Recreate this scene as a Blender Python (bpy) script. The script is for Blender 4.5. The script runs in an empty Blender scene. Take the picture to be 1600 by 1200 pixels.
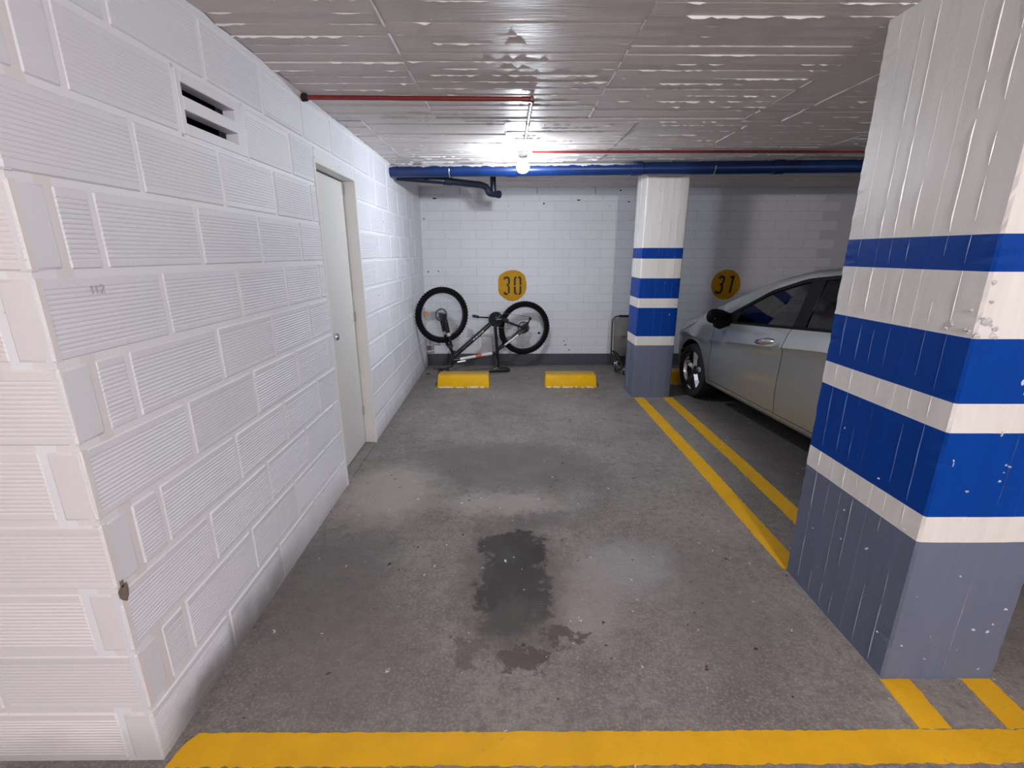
import bpy, bmesh, math, random
from mathutils import Vector, Matrix
R = math.radians
random.seed(7)
scene = bpy.context.scene
col = scene.collection

# ------------------------------------------------------------ camera, world, light, exposure
cam_d = bpy.data.cameras.new('camera'); cam = bpy.data.objects.new('camera', cam_d); col.objects.link(cam)
cam_d.sensor_width = 36; cam_d.lens = 725 / 1600 * 36; cam_d.clip_start = .05; cam_d.clip_end = 60
cam.location = (0, 0, 1.5)
cam.rotation_euler = (R(90) - math.atan(204 / 725), 0, -math.atan(5 / 725 * .963))
scene.camera = cam

world = bpy.data.worlds.new('garage_ambient'); scene.world = world; world.use_nodes = True
bg = world.node_tree.nodes['Background']
bg.inputs[0].default_value = (.84, .90, 1.0, 1); bg.inputs[1].default_value = .27

def aisle(loc, power, color):
    d = bpy.data.lights.new('aisle_lamp', 'POINT'); d.energy = power; d.color = color; d.shadow_soft_size = .09
    o = bpy.data.objects.new('aisle_lamp', d); o.location = loc; col.objects.link(o); return o
# bare bulbs of the driving aisle behind the viewpoint; the second is added fill
aisle((.95, -1.65, 2.10), 150, (1.0, .93, .91))
aisle((-3.0, -2.0, 2.10), 24, (1.0, .90, .88))  # unseen lamp added only to brighten the end wall
aisle((5.0, -2.2, 2.10), 24, (1.0, .93, .91))

vs = scene.view_settings
scene.display_settings.display_device = 'sRGB'
vs.view_transform = 'Standard'; vs.look = 'None'; vs.gamma = 1; vs.use_curve_mapping = False
vs.exposure = 0.72
BULB = 400.0

# ------------------------------------------------------------ helpers
def tag(o, label=None, cat=None, group=None, kind=None):
    if label: o['label'] = label
    if cat: o['category'] = cat
    if group: o['group'] = group
    if kind: o['kind'] = kind
    return o
def empty(name, loc=(0, 0, 0), rz=0, parent=None):
    o = bpy.data.objects.new(name, None); col.objects.link(o)
    o.location = loc; o.rotation_euler = (0, 0, rz); o.empty_display_size = .1
    if parent: o.parent = parent
    return o
def link(name, me, parent=None, loc=(0, 0, 0)):
    o = bpy.data.objects.new(name, me); col.objects.link(o); o.location = loc
    if parent: o.parent = parent
    return o
def frame_of(d, ref=(0, 0, 1)):
    d = Vector(d).normalized(); r = Vector(ref)
    if abs(d.dot(r)) > .95: r = Vector((1, 0, 0))
    a = d.cross(r).normalized(); b = a.cross(d).normalized()
    return a, b, d

class MB:
    def __init__(s): s.v = []; s.f = []; s.m = []
    def add(s, vs, fs, mi=0):
        n = len(s.v); s.v += [tuple(p) for p in vs]
        for f in fs: s.f.append(tuple(i + n for i in f)); s.m.append(mi)
    def box(s, x0, x1, y0, y1, z0, z1, mi=0):
        s.add([(x0,y0,z0),(x1,y0,z0),(x1,y1,z0),(x0,y1,z0),(x0,y0,z1),(x1,y0,z1),(x1,y1,z1),(x0,y1,z1)],
              [(0,3,2,1),(4,5,6,7),(0,1,5,4),(1,2,6,5),(2,3,7,6),(3,0,4,7)], mi)
    def obox(s, c, ax, ay, az, mi=0):   # oriented box, half vectors
        c, ax, ay, az = map(Vector, (c, ax, ay, az))
        p = [c + sx*ax + sy*ay + sz*az for sz in (-1,1) for sx, sy in ((-1,-1),(1,-1),(1,1),(-1,1))]
        s.add(p, [(0,3,2,1),(4,5,6,7),(0,1,5,4),(1,2,6,5),(2,3,7,6),(3,0,4,7)], mi)
    def tube(s, pts, r, n=8, cap=True, mi=0, closed=False, flat=1.0, ref=(0,0,1)):
        pts = [Vector(p) for p in pts]; L = len(pts); rs = r if isinstance(r, (list, tuple)) else [r]*L
        rings = []; pa = None
        for i, p in enumerate(pts):
            if closed: d = pts[(i+1)%L] - pts[i-1]
            else: d = pts[min(i+1, L-1)] - pts[max(i-1, 0)]
            if pa is None: a, b, d = frame_of(d, ref)
            else:
                d = d.normalized(); a = (pa - d*pa.dot(d)).normalized(); b = a.cross(d)
            pa = a
            rings.append([p + (a*math.cos(t) + b*math.sin(t)*flat)*rs[i] for t in [2*math.pi*k/n for k in range(n)]])
        vs = [q for ring in rings for q in ring]; fs = []
        for i in range(L if closed else L-1):
            j = (i+1) % L
            for k in range(n): fs.append((i*n+k, i*n+(k+1)%n, j*n+(k+1)%n, j*n+k))
        if cap and not closed: fs += [tuple(range(n))[::-1], tuple((L-1)*n + k for k in range(n))]
        s.add(vs, fs, mi)
    def lathe(s, prof, c=(0,0,0), axis=(0,0,1), n=24, mi=0, closed=False):
        a, b, d = frame_of(axis); c = Vector(c); P = len(prof)
        vs = [c + d*h + (a*math.cos(2*math.pi*k/n) + b*math.sin(2*math.pi*k/n))*max(r, 1e-5) for r, h in prof for k in range(n)]
        fs = []
        for i in range(P if closed else P-1):
            j = (i+1) % P
            for k in range(n): fs.append((i*n+k, i*n+(k+1)%n, j*n+(k+1)%n, j*n+k))
        s.add(vs, fs, mi)
    def grid(s, rows, mi=0, flip=False):
        n = len(rows[0]); vs = [p for r in rows for p in r]; fs = []
        for i in range(len(rows)-1):
            for j in range(n-1):
                q = (i*n+j, i*n+j+1, (i+1)*n+j+1, (i+1)*n+j); fs.append(q[::-1] if flip else q)
        s.add(vs, fs, mi)
    def prism(s, poly, ext, mi=0):       # closed 3d polygon extruded by vector
        n = len(poly); e = Vector(ext); vs = [Vector(p) for p in poly]; vs += [p + e for p in vs]
        s.add(vs, [tuple(range(n))[::-1], tuple(range(n, 2*n))] + [(i, (i+1)%n, n+(i+1)%n, n+i) for i in range(n)], mi)
    def mesh(s, name, mats, bevel=0, seg=1, smooth=None, fixn=True):
        me = bpy.data.meshes.new(name); me.from_pydata(s.v, [], s.f)
        mats = mats if isinstance(mats, (list, tuple)) else [mats]
        for m in mats: me.materials.append(m)
        me.polygons.foreach_set('material_index', s.m)
        if fixn or bevel:
            bm = bmesh.new(); bm.from_mesh(me)
            if fixn: bmesh.ops.recalc_face_normals(bm, faces=bm.faces)
            if bevel:
                es = [e for e in bm.edges if len(e.link_faces) == 2 and e.calc_face_angle(0) > R(35)]
                bmesh.ops.bevel(bm, geom=es, offset=bevel, segments=seg, profile=.5, affect='EDGES', clamp_overlap=True)
            bm.to_mesh(me); bm.free()
        if smooth is not None:
            me.shade_smooth()
            if smooth < 180: me.set_sharp_from_angle(angle=R(smooth))
        me.update(); return me
    def build(s, name, mats, parent=None, loc=(0,0,0), **k):
        return link(name, s.mesh(name, mats, **k), parent, loc)

# ------------------------------------------------------------ node helpers
class NT:
    def __init__(s, name):
        s.mat = bpy.data.materials.new(name); s.mat.use_nodes = True; s.t = s.mat.node_tree
        s.b = s.t.nodes['Principled BSDF']; s._co = None
    def n(s, typ, **k):
        x = s.t.nodes.new(typ)
        for a, v in k.items(): setattr(x, a, v)
        return x
    def l(s, a, b): s.t.links.new(a, b)
    def put(s, sock, v):
        if hasattr(v, 'links') or hasattr(v, 'is_output'): s.l(v, sock)
        else:
            if isinstance(v, (tuple, list)) and len(v) == 3 and sock.type == 'RGBA': v = (*v, 1)
            sock.default_value = v
    def pos(s):
        if s._co is None: s._co = s.n('ShaderNodeNewGeometry').outputs['Position']
        return s._co
    def obj(s): return s.n('ShaderNodeTexCoord').outputs['Object']
    def rnd(s): return s.n('ShaderNodeObjectInfo').outputs['Random']
    def math(s, op, a, b=0, clamp=False):
        x = s.n('ShaderNodeMath', operation=op, use_clamp=clamp); s.put(x.inputs[0], a); s.put(x.inputs[1], b); return x.outputs[0]
    def vm(s, op, a, b=(0,0,0)):
        x = s.n('ShaderNodeVectorMath', operation=op); s.put(x.inputs[0], a); s.put(x.inputs[1], b)
        return x.outputs['Value'] if op in ('LENGTH','DOT_PRODUCT','DISTANCE') else x.outputs[0]
    def noise(s, scale, det=4, rough=.55, co=None, dist=0):
        x = s.n('ShaderNodeTexNoise'); s.l(co if co is not None else s.pos(), x.inputs['Vector'])
        x.inputs['Scale'].default_value = scale; x.inputs['Detail'].default_value = det
        x.inputs['Roughness'].default_value = rough; x.inputs['Distortion'].default_value = dist
        return x
    def step(s, v, lo, hi, a=0., b=1.):
        x = s.n('ShaderNodeMapRange'); x.interpolation_type = 'SMOOTHSTEP'
        s.put(x.inputs[0], v); 
        for i, q in enumerate((lo, hi, a, b)): x.inputs[i+1].default_value = q
        return x.outputs[0]
    def mix(s, f, a, b, mode='MIX'):
        x = s.n('ShaderNodeMix', data_type='RGBA', blend_type=mode)
        s.put(x.inputs[0], f); s.put(x.inputs[6], a); s.put(x.inputs[7], b); return x.outputs[2]
    def bump(s, h, strength=.3, dist=.01):
        x = s.n('ShaderNodeBump'); x.inputs['Strength'].default_value = strength; x.inputs['Distance'].default_value = dist
        s.l(h, x.inputs['Height']); s.l(x.outputs[0], s.b.inputs['Normal']); return x
    def set(s, **k):
        for a, v in k.items(): s.put(s.b.inputs[a.replace('_', ' ')], v)
        return s.mat
def plain(name, c, rough=.5, metal=0., var=.12, scale=30, **k):
    m = NT(name); f = m.noise(scale, 3, co=m.obj()).outputs[0]
    dark = tuple(x*(1-var) for x in c); lite = tuple(min(1, x*(1+var)) for x in c)
    m.set(Base_Color=m.mix(f, dark, lite), Roughness=rough, Metallic=metal, **k); return m.mat

def specks(m, colr, dens=.5, scale=9, dark=(.05,.045,.04), stretch=(1,1,1), thr=.055):
    """sparse small dabs scattered over a surface"""
    co = m.vm('MULTIPLY', m.pos(), stretch)
    wob = m.n('ShaderNodeVectorMath', operation='SCALE'); wob.inputs['Scale'].default_value = .05
    m.l(m.noise(40, 2).outputs['Color'], wob.inputs[0]); co = m.vm('ADD', co, wob.outputs[0])
    v = m.n('ShaderNodeTexVoronoi'); m.l(co, v.inputs['Vector']); v.inputs['Scale'].default_value = scale
    on = m.math('GREATER_THAN', m.n('ShaderNodeSeparateColor').outputs[0], 1)
    sc = m.n('ShaderNodeSeparateColor'); m.l(v.outputs['Color'], sc.inputs[0])
    on = m.math('LESS_THAN', sc.outputs[0], dens)
    size = m.math('MULTIPLY', sc.outputs[1], thr)
    hit = m.math('LESS_THAN', v.outputs['Distance'], size)
    k = m.math('MULTIPLY', on, hit)
    return m.mix(k, colr, dark)

# ------------------------------------------------------------ materials
def wall_paint(name, c, rough=.52, ribs=False):
    m = NT(name)
    f = m.noise(2.2, 5).outputs[0]
    cc = m.mix(f, tuple(x*.93 for x in c), tuple(min(1, x*1.05) for x in c))
    cc = m.mix(m.math('MULTIPLY', m.rnd(), .10), cc, tuple(x*.8 for x in c))
    cc = specks(m, cc, .26, 7, (.12,.10,.085), (1,1,1), .085)
    cc = specks(m, cc, .20, 13, (.30,.28,.26), (1,1,1.6), .10)
    sx = m.n('ShaderNodeSeparateXYZ'); m.l(m.pos(), sx.inputs[0])
    # darker towards the floor, with a ragged upper edge
    g = m.math('ADD', sx.outputs[2], m.math('MULTIPLY', m.noise(5, 5).outputs[0], -.16))
    side = m.math('MULTIPLY', m.step(sx.outputs[1], 1.05, 1.25), m.step(sx.outputs[1], 2.3, 1.6))
    g = m.math('MULTIPLY', m.step(g, .09, -.06), m.math('ADD', .35, m.math('MULTIPLY', side, .55)))
    cc = m.mix(g, cc, (.16,.15,.145))
    m.set(Base_Color=cc, Roughness=rough)
    h = m.noise(60, 4).outputs[0]
    m.bump(h, .22, .004)
    return m.mat
M = {}
M['paint'] = wall_paint('white_wall_paint', (.80,.805,.865))
M['paint_front'] = wall_paint('warm_lit_end_wall_paint', (.83,.79,.80))  # pink cast of the warm aisle light put into this white
M['mortar'] = wall_paint('painted_mortar', (.87,.875,.92))  # brighter than the blocks; light caught by the joints put into colour
M['paint_back'] = wall_paint('white_back_wall_paint', (.80,.81,.86))
M['mortar_back'] = wall_paint('painted_back_mortar', (.68,.68,.72))
M['grey_paint'] = plain('dark_grey_skirting_paint', (.070,.073,.092), .5, var=.25, scale=8)
M['clay'] = plain('exposed_clay', (.21,.155,.12), .9, var=.5, scale=18)

def m_broken():
    m = NT('half_flaked_brick'); f = m.noise(9, 5, .65).outputs[0]
    sx = m.n('ShaderNodeSeparateXYZ'); m.l(m.pos(), sx.inputs[0])
    h = m.math('SUBTRACT', m.math('ADD', f, .12), m.math('MULTIPLY', m.math('SUBTRACT', sx.outputs[2], .15), 1.1))
    k = m.step(h, .46, .50)
    clay = m.mix(m.noise(30, 4).outputs[0], (.09,.065,.05), (.40,.29,.22))
    m.set(Base_Color=m.mix(k, (.78,.78,.80), clay), Roughness=.85); m.bump(f, .6, .02); return m.mat
M['broken'] = m_broken()

def m_ceiling(name='ceiling_paint', c=(.72,.65,.63)):
    m = NT(name)
    co = m.vm('MULTIPLY', m.pos(), (1.2, 9, 1))
    f = m.noise(1.5, 5, co=co).outputs[0]
    cc = m.mix(f, tuple(x*.86 for x in c), tuple(x*1.12 for x in c))
    cc = m.mix(m.step(m.noise(1.3, 3).outputs[0], .35, .75), cc, tuple(x*.9 for x in c))
    m.set(Base_Color=cc, Roughness=m.step(f, .3, .7, .42, .62))
    m.bump(m.noise(5, 6, co=m.vm('MULTIPLY', m.pos(), (1.5, 18, 1))).outputs[0], .45, .008)
    return m.mat
M['ceiling'] = m_ceiling()
M['fin'] = plain('board_ridge_highlight', (.86,.84,.83), .25, var=.2, scale=14)  # paler than the ceiling; highlights on the ridges put into the colour

def m_floor():
    m = NT('worn_concrete_floor'); P = m.pos()
    base = m.mix(m.step(m.noise(1.3, 7, .65).outputs[0], .30, .70), (.140,.121,.113), (.300,.270,.256))
    base = m.mix(m.step(m.noise(5.5, 6, .65).outputs[0], .35, .7), base, m.mix(.5, base, (.30,.285,.272)))
    base = m.mix(m.step(m.noise(26, 6, .75).outputs[0], .38, .72, 0, .75), base, (.115,.104,.099))
    base = m.mix(m.step(m.noise(85, 5, .75).outputs[0], .48, .64, 0, .6), base, (.38,.355,.34))
    base = m.mix(m.step(m.noise(12, 7, .72).outputs[0], .52, .66, 0, .5), base, (.125,.112,.105))
    wob = m.n('ShaderNodeVectorMath', operation='SCALE'); wob.inputs['Scale'].default_value = .40
    m.l(m.vm('SUBTRACT', m.noise(8.5, 8, .72).outputs['Color'], (.5,.5,.5)), wob.inputs[0])
    Q = m.vm('ADD', P, wob.outputs[0])
    def blob(cx, cy, rx, ry, lo=1.08, hi=.78):
        d = m.vm('LENGTH', m.vm('MULTIPLY', m.vm('SUBTRACT', Q, (cx, cy, 0)), (1/rx, 1/ry, 0)))
        return m.step(d, lo, hi)
    def over(f, c, k=1.0):
        nonlocal base
        base = m.mix(m.math('MULTIPLY', f, k), base, c)
    over(blob(-.05, 3.15, .75, .42, 1.25, .6), (.135,.128,.122), .75)        # damp looking patch deeper in
    over(blob(-.78, 2.75, .33, .42, 1.3, .4), (.40,.36,.335), .75)         # pale worn patch by the door
    over(blob(-.05, 2.58, .42, .12, 1.3, .5), (.38,.345,.33), .65)
    over(blob(.62, 1.98, .26, .22, 1.4, .3), (.36,.365,.38), .6)
    over(blob(.30, 1.75, .22, .30, 1.4, .4), (.36,.32,.305), .6)
    over(blob(-.85, 1.9, .35, .5, 1.3, .4), (.11,.104,.10), .65)
    over(blob(-.62, 1.45, .30, .30, 1.4, .3), (.16,.135,.125), .5)
    over(blob(.95, 1.75, .25, .45, 1.4, .3), (.155,.142,.136), .5)
    over(blob(.20, 2.40, .22, .08, 1.5, .3), (.13,.118,.112), .6)
    over(blob(.02, 1.95, .27, .48, 1.35, .55), (.115,.100,.093), .75)
    over(blob(.02, 2.12, .18, .19, 1.06, .80), (.030,.027,.025), .93)                   # oil stain
    over(blob(.01, 1.83, .175, .31, 1.06, .78), (.046,.045,.043), .93)
    over(blob(.02, 1.60, .15, .16, 1.2, .5), (.10,.095,.092), .7)
    over(blob(.05, 1.425, .10, .055), (.085,.066,.058), .85)
    over(blob(.215, 1.545, .075, .05), (.085,.066,.058), .85)
    over(blob(-.16, 1.47, .06, .06), (.10,.08,.072), .6)
    gx_ = m.n('ShaderNodeSeparateXYZ'); m.l(Q, gx_.inputs[0])              # darker slab of the neighbouring bay
    over(m.math('MULTIPLY', m.step(gx_.outputs[0], 1.62, 2.05), m.step(gx_.outputs[1], 1.2, 2.0)), (.085,.075,.066), .75)
    # pale scuffs, strongest in a few worn places
    sc = m.step(m.noise(34, 6, .75, co=m.vm('MULTIPLY', P, (1, .7, 1))).outputs[0], .62, .72)
    zone = m.step(m.noise(2.3, 3).outputs[0], .48, .66)
    over(m.math('MULTIPLY', sc, zone), (.50,.48,.46), .75)
    over(m.math('MULTIPLY', m.step(m.noise(22, 6, .75).outputs[0], .54, .66), blob(-.42, 4.15, .5, .22, 1.5, .4)), (.45,.43,.41), .7)
    over(m.math('MULTIPLY', m.step(m.noise(70, 4, .7).outputs[0], .60, .7), m.step(m.noise(3.1, 3).outputs[0], .45, .62)), (.06,.055,.052), .7)
    base = specks(m, base, .40, 17, (.05,.046,.043), (1,1,0), .16)
    base = specks(m, base, .30, 21, (.60,.58,.55), (1.2,.8,0), .15)
    base = specks(m, base, .10, 6, (.055,.05,.046), (1,1.3,0), .10)
    m.set(Base_Color=base, Roughness=m.step(m.noise(4, 4).outputs[0], .3, .7, .55, .8))
    h = m.math('ADD', m.noise(90, 5, .7).outputs[0], m.math('MULTIPLY', m.noise(14, 5).outputs[0], 1.5))
    m.bump(h, .55, .007); return m.mat
M['floor'] = m_floor()

def m_yellow(name, c, wear=.5, wearc=(.22,.19,.15)):
    m = NT(name)
    f = m.noise(7, 6, .65).outputs[0]
    cc = m.mix(f, tuple(x*.72 for x in c), tuple(min(1, x*1.12) for x in c))
    w = m.step(m.noise(28, 6, .72).outputs[0], .60, .74)
    cc = m.mix(m.math('MULTIPLY', w, wear), cc, wearc)
    m.set(Base_Color=cc, Roughness=.5, Specular_IOR_Level=.2); m.bump(m.noise(70, 4, .7).outputs[0], .3, .004); return m.mat
M['line'] = m_yellow('yellow_floor_paint', (.80,.44,.016), .4)
M['stop'] = m_yellow('yellow_stop_paint', (.86,.48,.004), .10)
M['stop_top'] = m_yellow('dusty_yellow_paint', (.54,.33,.06), .35)
M['disc'] = m_yellow('ochre_sign_paint', (.64,.33,.006), .08)
M['digit'] = plain('black_stencil_paint', (.03,.018,.010), .6)
M['stamp'] = plain('faint_grey_stencil', (.50,.49,.51), .7)

def m_band(name, c, chip, chip_amt, rough=.38):
    m = NT(name)
    co = m.vm('MULTIPLY', m.pos(), (9, 9, 1))
    f = m.noise(2.5, 5, co=co).outputs[0]
    cc = m.mix(f, tuple(x*.82 for x in c), tuple(min(1, x*1.1) for x in c))
    cc = specks(m, cc, chip_amt, 8, chip, (1.5,1.5,.8), .09)
    cc = specks(m, cc, chip_amt*.6, 14, chip, (1.2,1.2,1.), .10)
    cc = specks(m, cc, .18, 11, tuple(x*.25 for x in c), (1,1,1), .05)
    m.set(Base_Color=cc, Roughness=rough, Specular_IOR_Level=(.12 if 'blue' in name else .3)); m.bump(m.noise(38, 6, .65).outputs[0], .28, .005); return m.mat
M['b_white'] = m_band('white_band_paint', (.80,.765,.74), (.55,.50,.45), .16)
M['b_blue'] = m_band('blue_band_paint', (.001,.047,.305), (.55,.57,.62), .20)
M['b_grey'] = m_band('grey_band_paint', (.140,.162,.240), (.55,.55,.56), .34, .5)
M['f_white'] = plain('white_ridge', (.90,.88,.86), .35)
M['chip'] = plain('bare_plaster_chip', (.58,.58,.60), .6, var=.4, scale=40)
M['f_blue'] = plain('pale_blue_ridge', (.07,.14,.36), .35, var=.7, scale=20)  # ridges paler than the blue band
M['f_grey'] = plain('pale_grey_ridge', (.30,.31,.34), .45, var=.6, scale=20)  # ridges paler than the grey band

M['door'] = plain('cream_door_paint', (.70,.695,.68), .42, var=.03, scale=2)
M['frame_w'] = plain('white_door_frame_paint', (.80,.795,.78), .42, var=.03, scale=4)
M['steel'] = plain('brushed_steel', (.55,.55,.56), .25, 1.0)
M['chrome'] = plain('chrome', (.8,.8,.82), .12, 1.0, var=.04)
M['void'] = plain('black_void_and_chip', (.012,.012,.012), .9)  # black colour stands in for darkness in holes; also colours the wall chips
M['red'] = plain('red_conduit_paint', (.22,.022,.020), .35, var=.3, scale=25)
M['pale_metal'] = plain('pale_grey_metal', (.62,.60,.60), .3, .85)
def m_pipe():
    m = NT('blue_pipe_paint'); f = m.noise(7, 4).outputs[0]
    c = m.mix(f, (.003,.015,.07), (.007,.036,.16))
    sx = m.n('ShaderNodeSeparateXYZ'); m.l(m.pos(), sx.inputs[0])
    t = m.math('ADD', sx.outputs[2], m.math('MULTIPLY', m.noise(11, 4, .6, co=m.vm('MULTIPLY', m.pos(), (1, .2, .2))).outputs[0], .05))
    c = m.mix(m.math('MULTIPLY', m.step(t, 2.293, 2.297), m.step(sx.outputs[0], 1.2, .9)), c, (.62,.62,.64))   # ceiling paint brushed over the crown
    m.set(Base_Color=c, Roughness=.3); return m.mat
M['pipe_blue'] = m_pipe()
M['pipe_black'] = plain('dark_navy_pipe', (.010,.015,.034), .4, var=.5, scale=10)
M['lampplate'] = plain('lamp_plate', (.55,.55,.55), .5)
def m_emit(name, c, s):
    m = NT(name); m.set(Base_Color=(.9,.9,.9), Roughness=.4); m.put(m.b.inputs['Emission Color'], c)
    m.b.inputs['Emission Strength'].default_value = s; return m.mat
M['bulb'] = m_emit('lit_bulb', (.84,.92,1.0), BULB)

# ------------------------------------------------------------ room shell
HC = 2.305; YB = 6.33
o = MB(); o.box(-6, 7, -5, YB + .3, -.2, 0)
floor = o.build('floor', M['floor']); tag(floor, kind='structure')
tag(floor, 'stained grey concrete floor of the parking bay')

# ceiling: board-marked concrete cast in panels
ceil = empty('ceiling', (0, 0, HC)); tag(ceil, 'grey painted board-marked concrete ceiling', kind='structure')
o = MB(); o.box(-6, 7, -5, YB + .3, .012, .2); o.build('slab', M['ceiling'], ceil)
rc = random.Random(21)
def panel(x0, x1, y0, y1, real=True):
    s = MB(); g = .0004; y = y0; zs = rc.uniform(-.002, .002)
    pts = []
    while y < y1 - .02:
        w = rc.uniform(.075, .098); ye = min(y1, y + w)
        if y1 - ye < .03: ye = y1
        z = zs + rc.uniform(-.0035, .0035)
        pts += [(y + .002, z), (ye - .002, z + rc.uniform(-.001, .001))]
        # fins of cement left between two boards, broken in lengths
        if real and rc.random() < .9:
            x = x0 + rc.uniform(0, .25)
            while x < x1 - .05:
                L = rc.choice((rc.uniform(.02, .1), rc.uniform(.08, .5)))
                xe = min(x1 - .01, x + L); hgt = rc.uniform(.003, .010); wd = rc.uniform(.0018, .0045)
                n = max(2, int((xe - x)/.022)); rows = []
                for i in range(n + 1):
                    xx = x + (xe - x)*i/n; j = rc.uniform(.15, 1.1) if 0 < i < n else .05
                    rows.append([(xx, ye - wd, z), (xx, ye + rc.uniform(-.001, .001), z - hgt*j), (xx, ye + wd, z)])
                s.grid(rows, 1)
                x = xe + rc.choice((rc.uniform(.01, .06), rc.uniform(.1, .6)))
        y = ye
    n = len(pts); xa, xb = x0 + g, x1 - g
    s.grid([[(xa, p[0], p[1]) for p in pts], [(xb, p[0], p[1]) for p in pts]])
    top = .014
    s.grid([[(xa, p[0], top) for p in pts], [(xa, p[0], p[1]) for p in pts]])
    s.grid([[(xb, p[0], p[1]) for p in pts], [(xb, p[0], top) for p in pts]])
    for yy, zz in (pts[0], pts[-1]): s.add([(xa,yy,zz),(xb,yy,zz),(xb,yy,top),(xa,yy,top)], [(0,1,2,3)])
    # ragged cement line along one seam
    if real:
        yy = y0 + .02
        while yy < y1 - .1:
            L = rc.uniform(.05, .3); ye = min(y1 - .02, yy + L); hgt = rc.uniform(.001, .004)
            s.grid([[(x1 - .006, yy, 0), (x1 - .006, ye, 0)], [(x1 + rc.uniform(-.002, .002), yy, -hgt), (x1, ye, -hgt)], [(x1 + .005, yy, 0), (x1 + .005, ye, 0)]], 1)
            yy = ye + rc.uniform(.02, .2)
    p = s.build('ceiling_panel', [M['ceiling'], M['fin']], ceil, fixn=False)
xs = [-1.42, -.455, .495, 1.47, 1.725, 2.67, 3.62, 4.57]
for i in range(len(xs) - 1): panel(xs[i], xs[i+1], 1.30, 3.27)
xs2 = [-1.42, -.93, -.02, .815, 1.56, 2.5, 3.45, 4.4]
for i in range(len(xs2) - 1): panel(xs2[i], xs2[i+1], 3.27, 4.52)
for i in range(len(xs) - 1): panel(xs[i], xs[i+1], 4.52, YB, i < 3)
for i in range(len(xs) - 1): panel(xs[i], xs[i+1], -.8, 1.30, False)

# ------------------------------------------------------------ block walls
CH = .2091; Z0 = -.0105        # course height, first joint
JW = .0085                     # half joint
def block_mesh(L, H, ribs=True, dep=.02, rnd=.004, rd=.0021):
    """front face at local x=0 looking to +x, length along y, height z"""
    s = MB(); ch = rnd
    if not ribs:
        P = [(-.005, JW), (0, JW + ch), (0, H - JW - ch), (-.005, H - JW)]
    else:
        P = [(-.005, JW), (0, JW + ch)]
        n = 13; a = JW + .020; b = H - JW - .020; p = (b - a)/n
        for i in range(n):
            z = a + p*i
            P += [(0, z), (-rd, z + p*.22), (-rd, z + p*.42), (0, z + p*.62)]
        P += [(0, H - JW - ch), (-.005, H - JW)]
    P = [(-dep, P[0][1])] + P + [(-dep, P[-1][1])]
    ys = [JW, JW + ch, L - JW - ch, L - JW]
    rows = []
    for k, y in enumerate(ys):
        e = k in (0, 3)
        rows.append([(min(x, -.005) if e else x, y, z) for x, z in P])
    s.grid(rows)
    s.add([(-dep, ys[0], z) if x == -dep else (min(x, -.005), ys[0], z) for x, z in P], [tuple(range(len(P)))])
    s.add([(-dep, ys[3], z) if x == -dep else (min(x, -.005), ys[3], z) for x, z in P], [tuple(range(len(P)))[::-1]])
    return s
_bm = {}
def get_block(L, H, ribs, mat, rd):
    k = (round(L, 3), round(H, 3), ribs, mat, rd)
    if k not in _bm: _bm[k] = block_mesh(L, H, ribs, rnd=.005 if ribs else .008, rd=rd).mesh('block', M[mat], smooth=25)
    return _bm[k]
rb = random.Random(5)
def put_block(parent, y0, y1, z0, z1, ribs=True, mat='paint', rot=None):
    o = link('block', get_block(y1 - y0, z1 - z0, ribs, mat, rb.choice((.0006, .0010, .0014) if z0 > 1.6 or y0 > 2.6 else (.0008, .0014, .0019, .0022))), parent, (rb.uniform(-.0012, .0012), y0, z0))
    return o
def zc(k): return Z0 + CH*k

# left wall stands at a slight angle; local y runs along it, local x points into the bay
WL = empty('wall_left', (-1.06, 1.1, 0), .0135); tag(WL, 'white painted ribbed block wall along the left side', kind='structure')
def W(Y): return Y - 1.1
DY0, DY1, DZ = 2.835, 3.555, 2.018
VY0, VY1 = 1.695, 2.112        # ventilation block
ya, yb = 1.064, 6.36
for k in range(0, 11):
    z0 = max(zc(k), 0.002); z1 = zc(k + 1); spans = []
    H = z1 - z0
    js = []
    if k % 2: js = [1.064, 1.160, 1.272] + [1.272 + .4185*i for i in range(1, 5)]
    else: js = [1.064] + [1.464 + .4205*i for i in range(0, 4)]
    top = k == 10
    near_end = DY0 - .012 if not top else 4.13
    if top: js = [1.064] + [1.455 + .4205*i for i in range(0, 7)]
    js = [j for j in js if j < near_end - .03] + [near_end]
    for i in range(len(js) - 1):
        a, b = js[i], js[i+1]
        if k == 9 and abs(a - VY0) < .03: continue
        smooth_end = (k % 2 == 1 and i == 0)
        put_block(WL, W(a) - (JW if i == 0 else 0), W(b), z0, z1, not smooth_end)
    # beyond the door
    first = 4.12 if k % 2 else 3.91
    if not top:
        js = [DY1 + .012] + [first + .418*i for i in range(0, 7)]
        js = [j for j in js if j < yb - .05] + [yb]
        if js[1] - js[0] < .06: js.pop(1)
    else:
        js = [4.13] + [4.55 + .42*i for i in range(0, 5)]; js = [j for j in js if j < yb - .05] + [yb]
    for i in range(len(js) - 1): put_block(WL, W(js[i]), W(js[i+1]), z0, z1, True)
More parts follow.
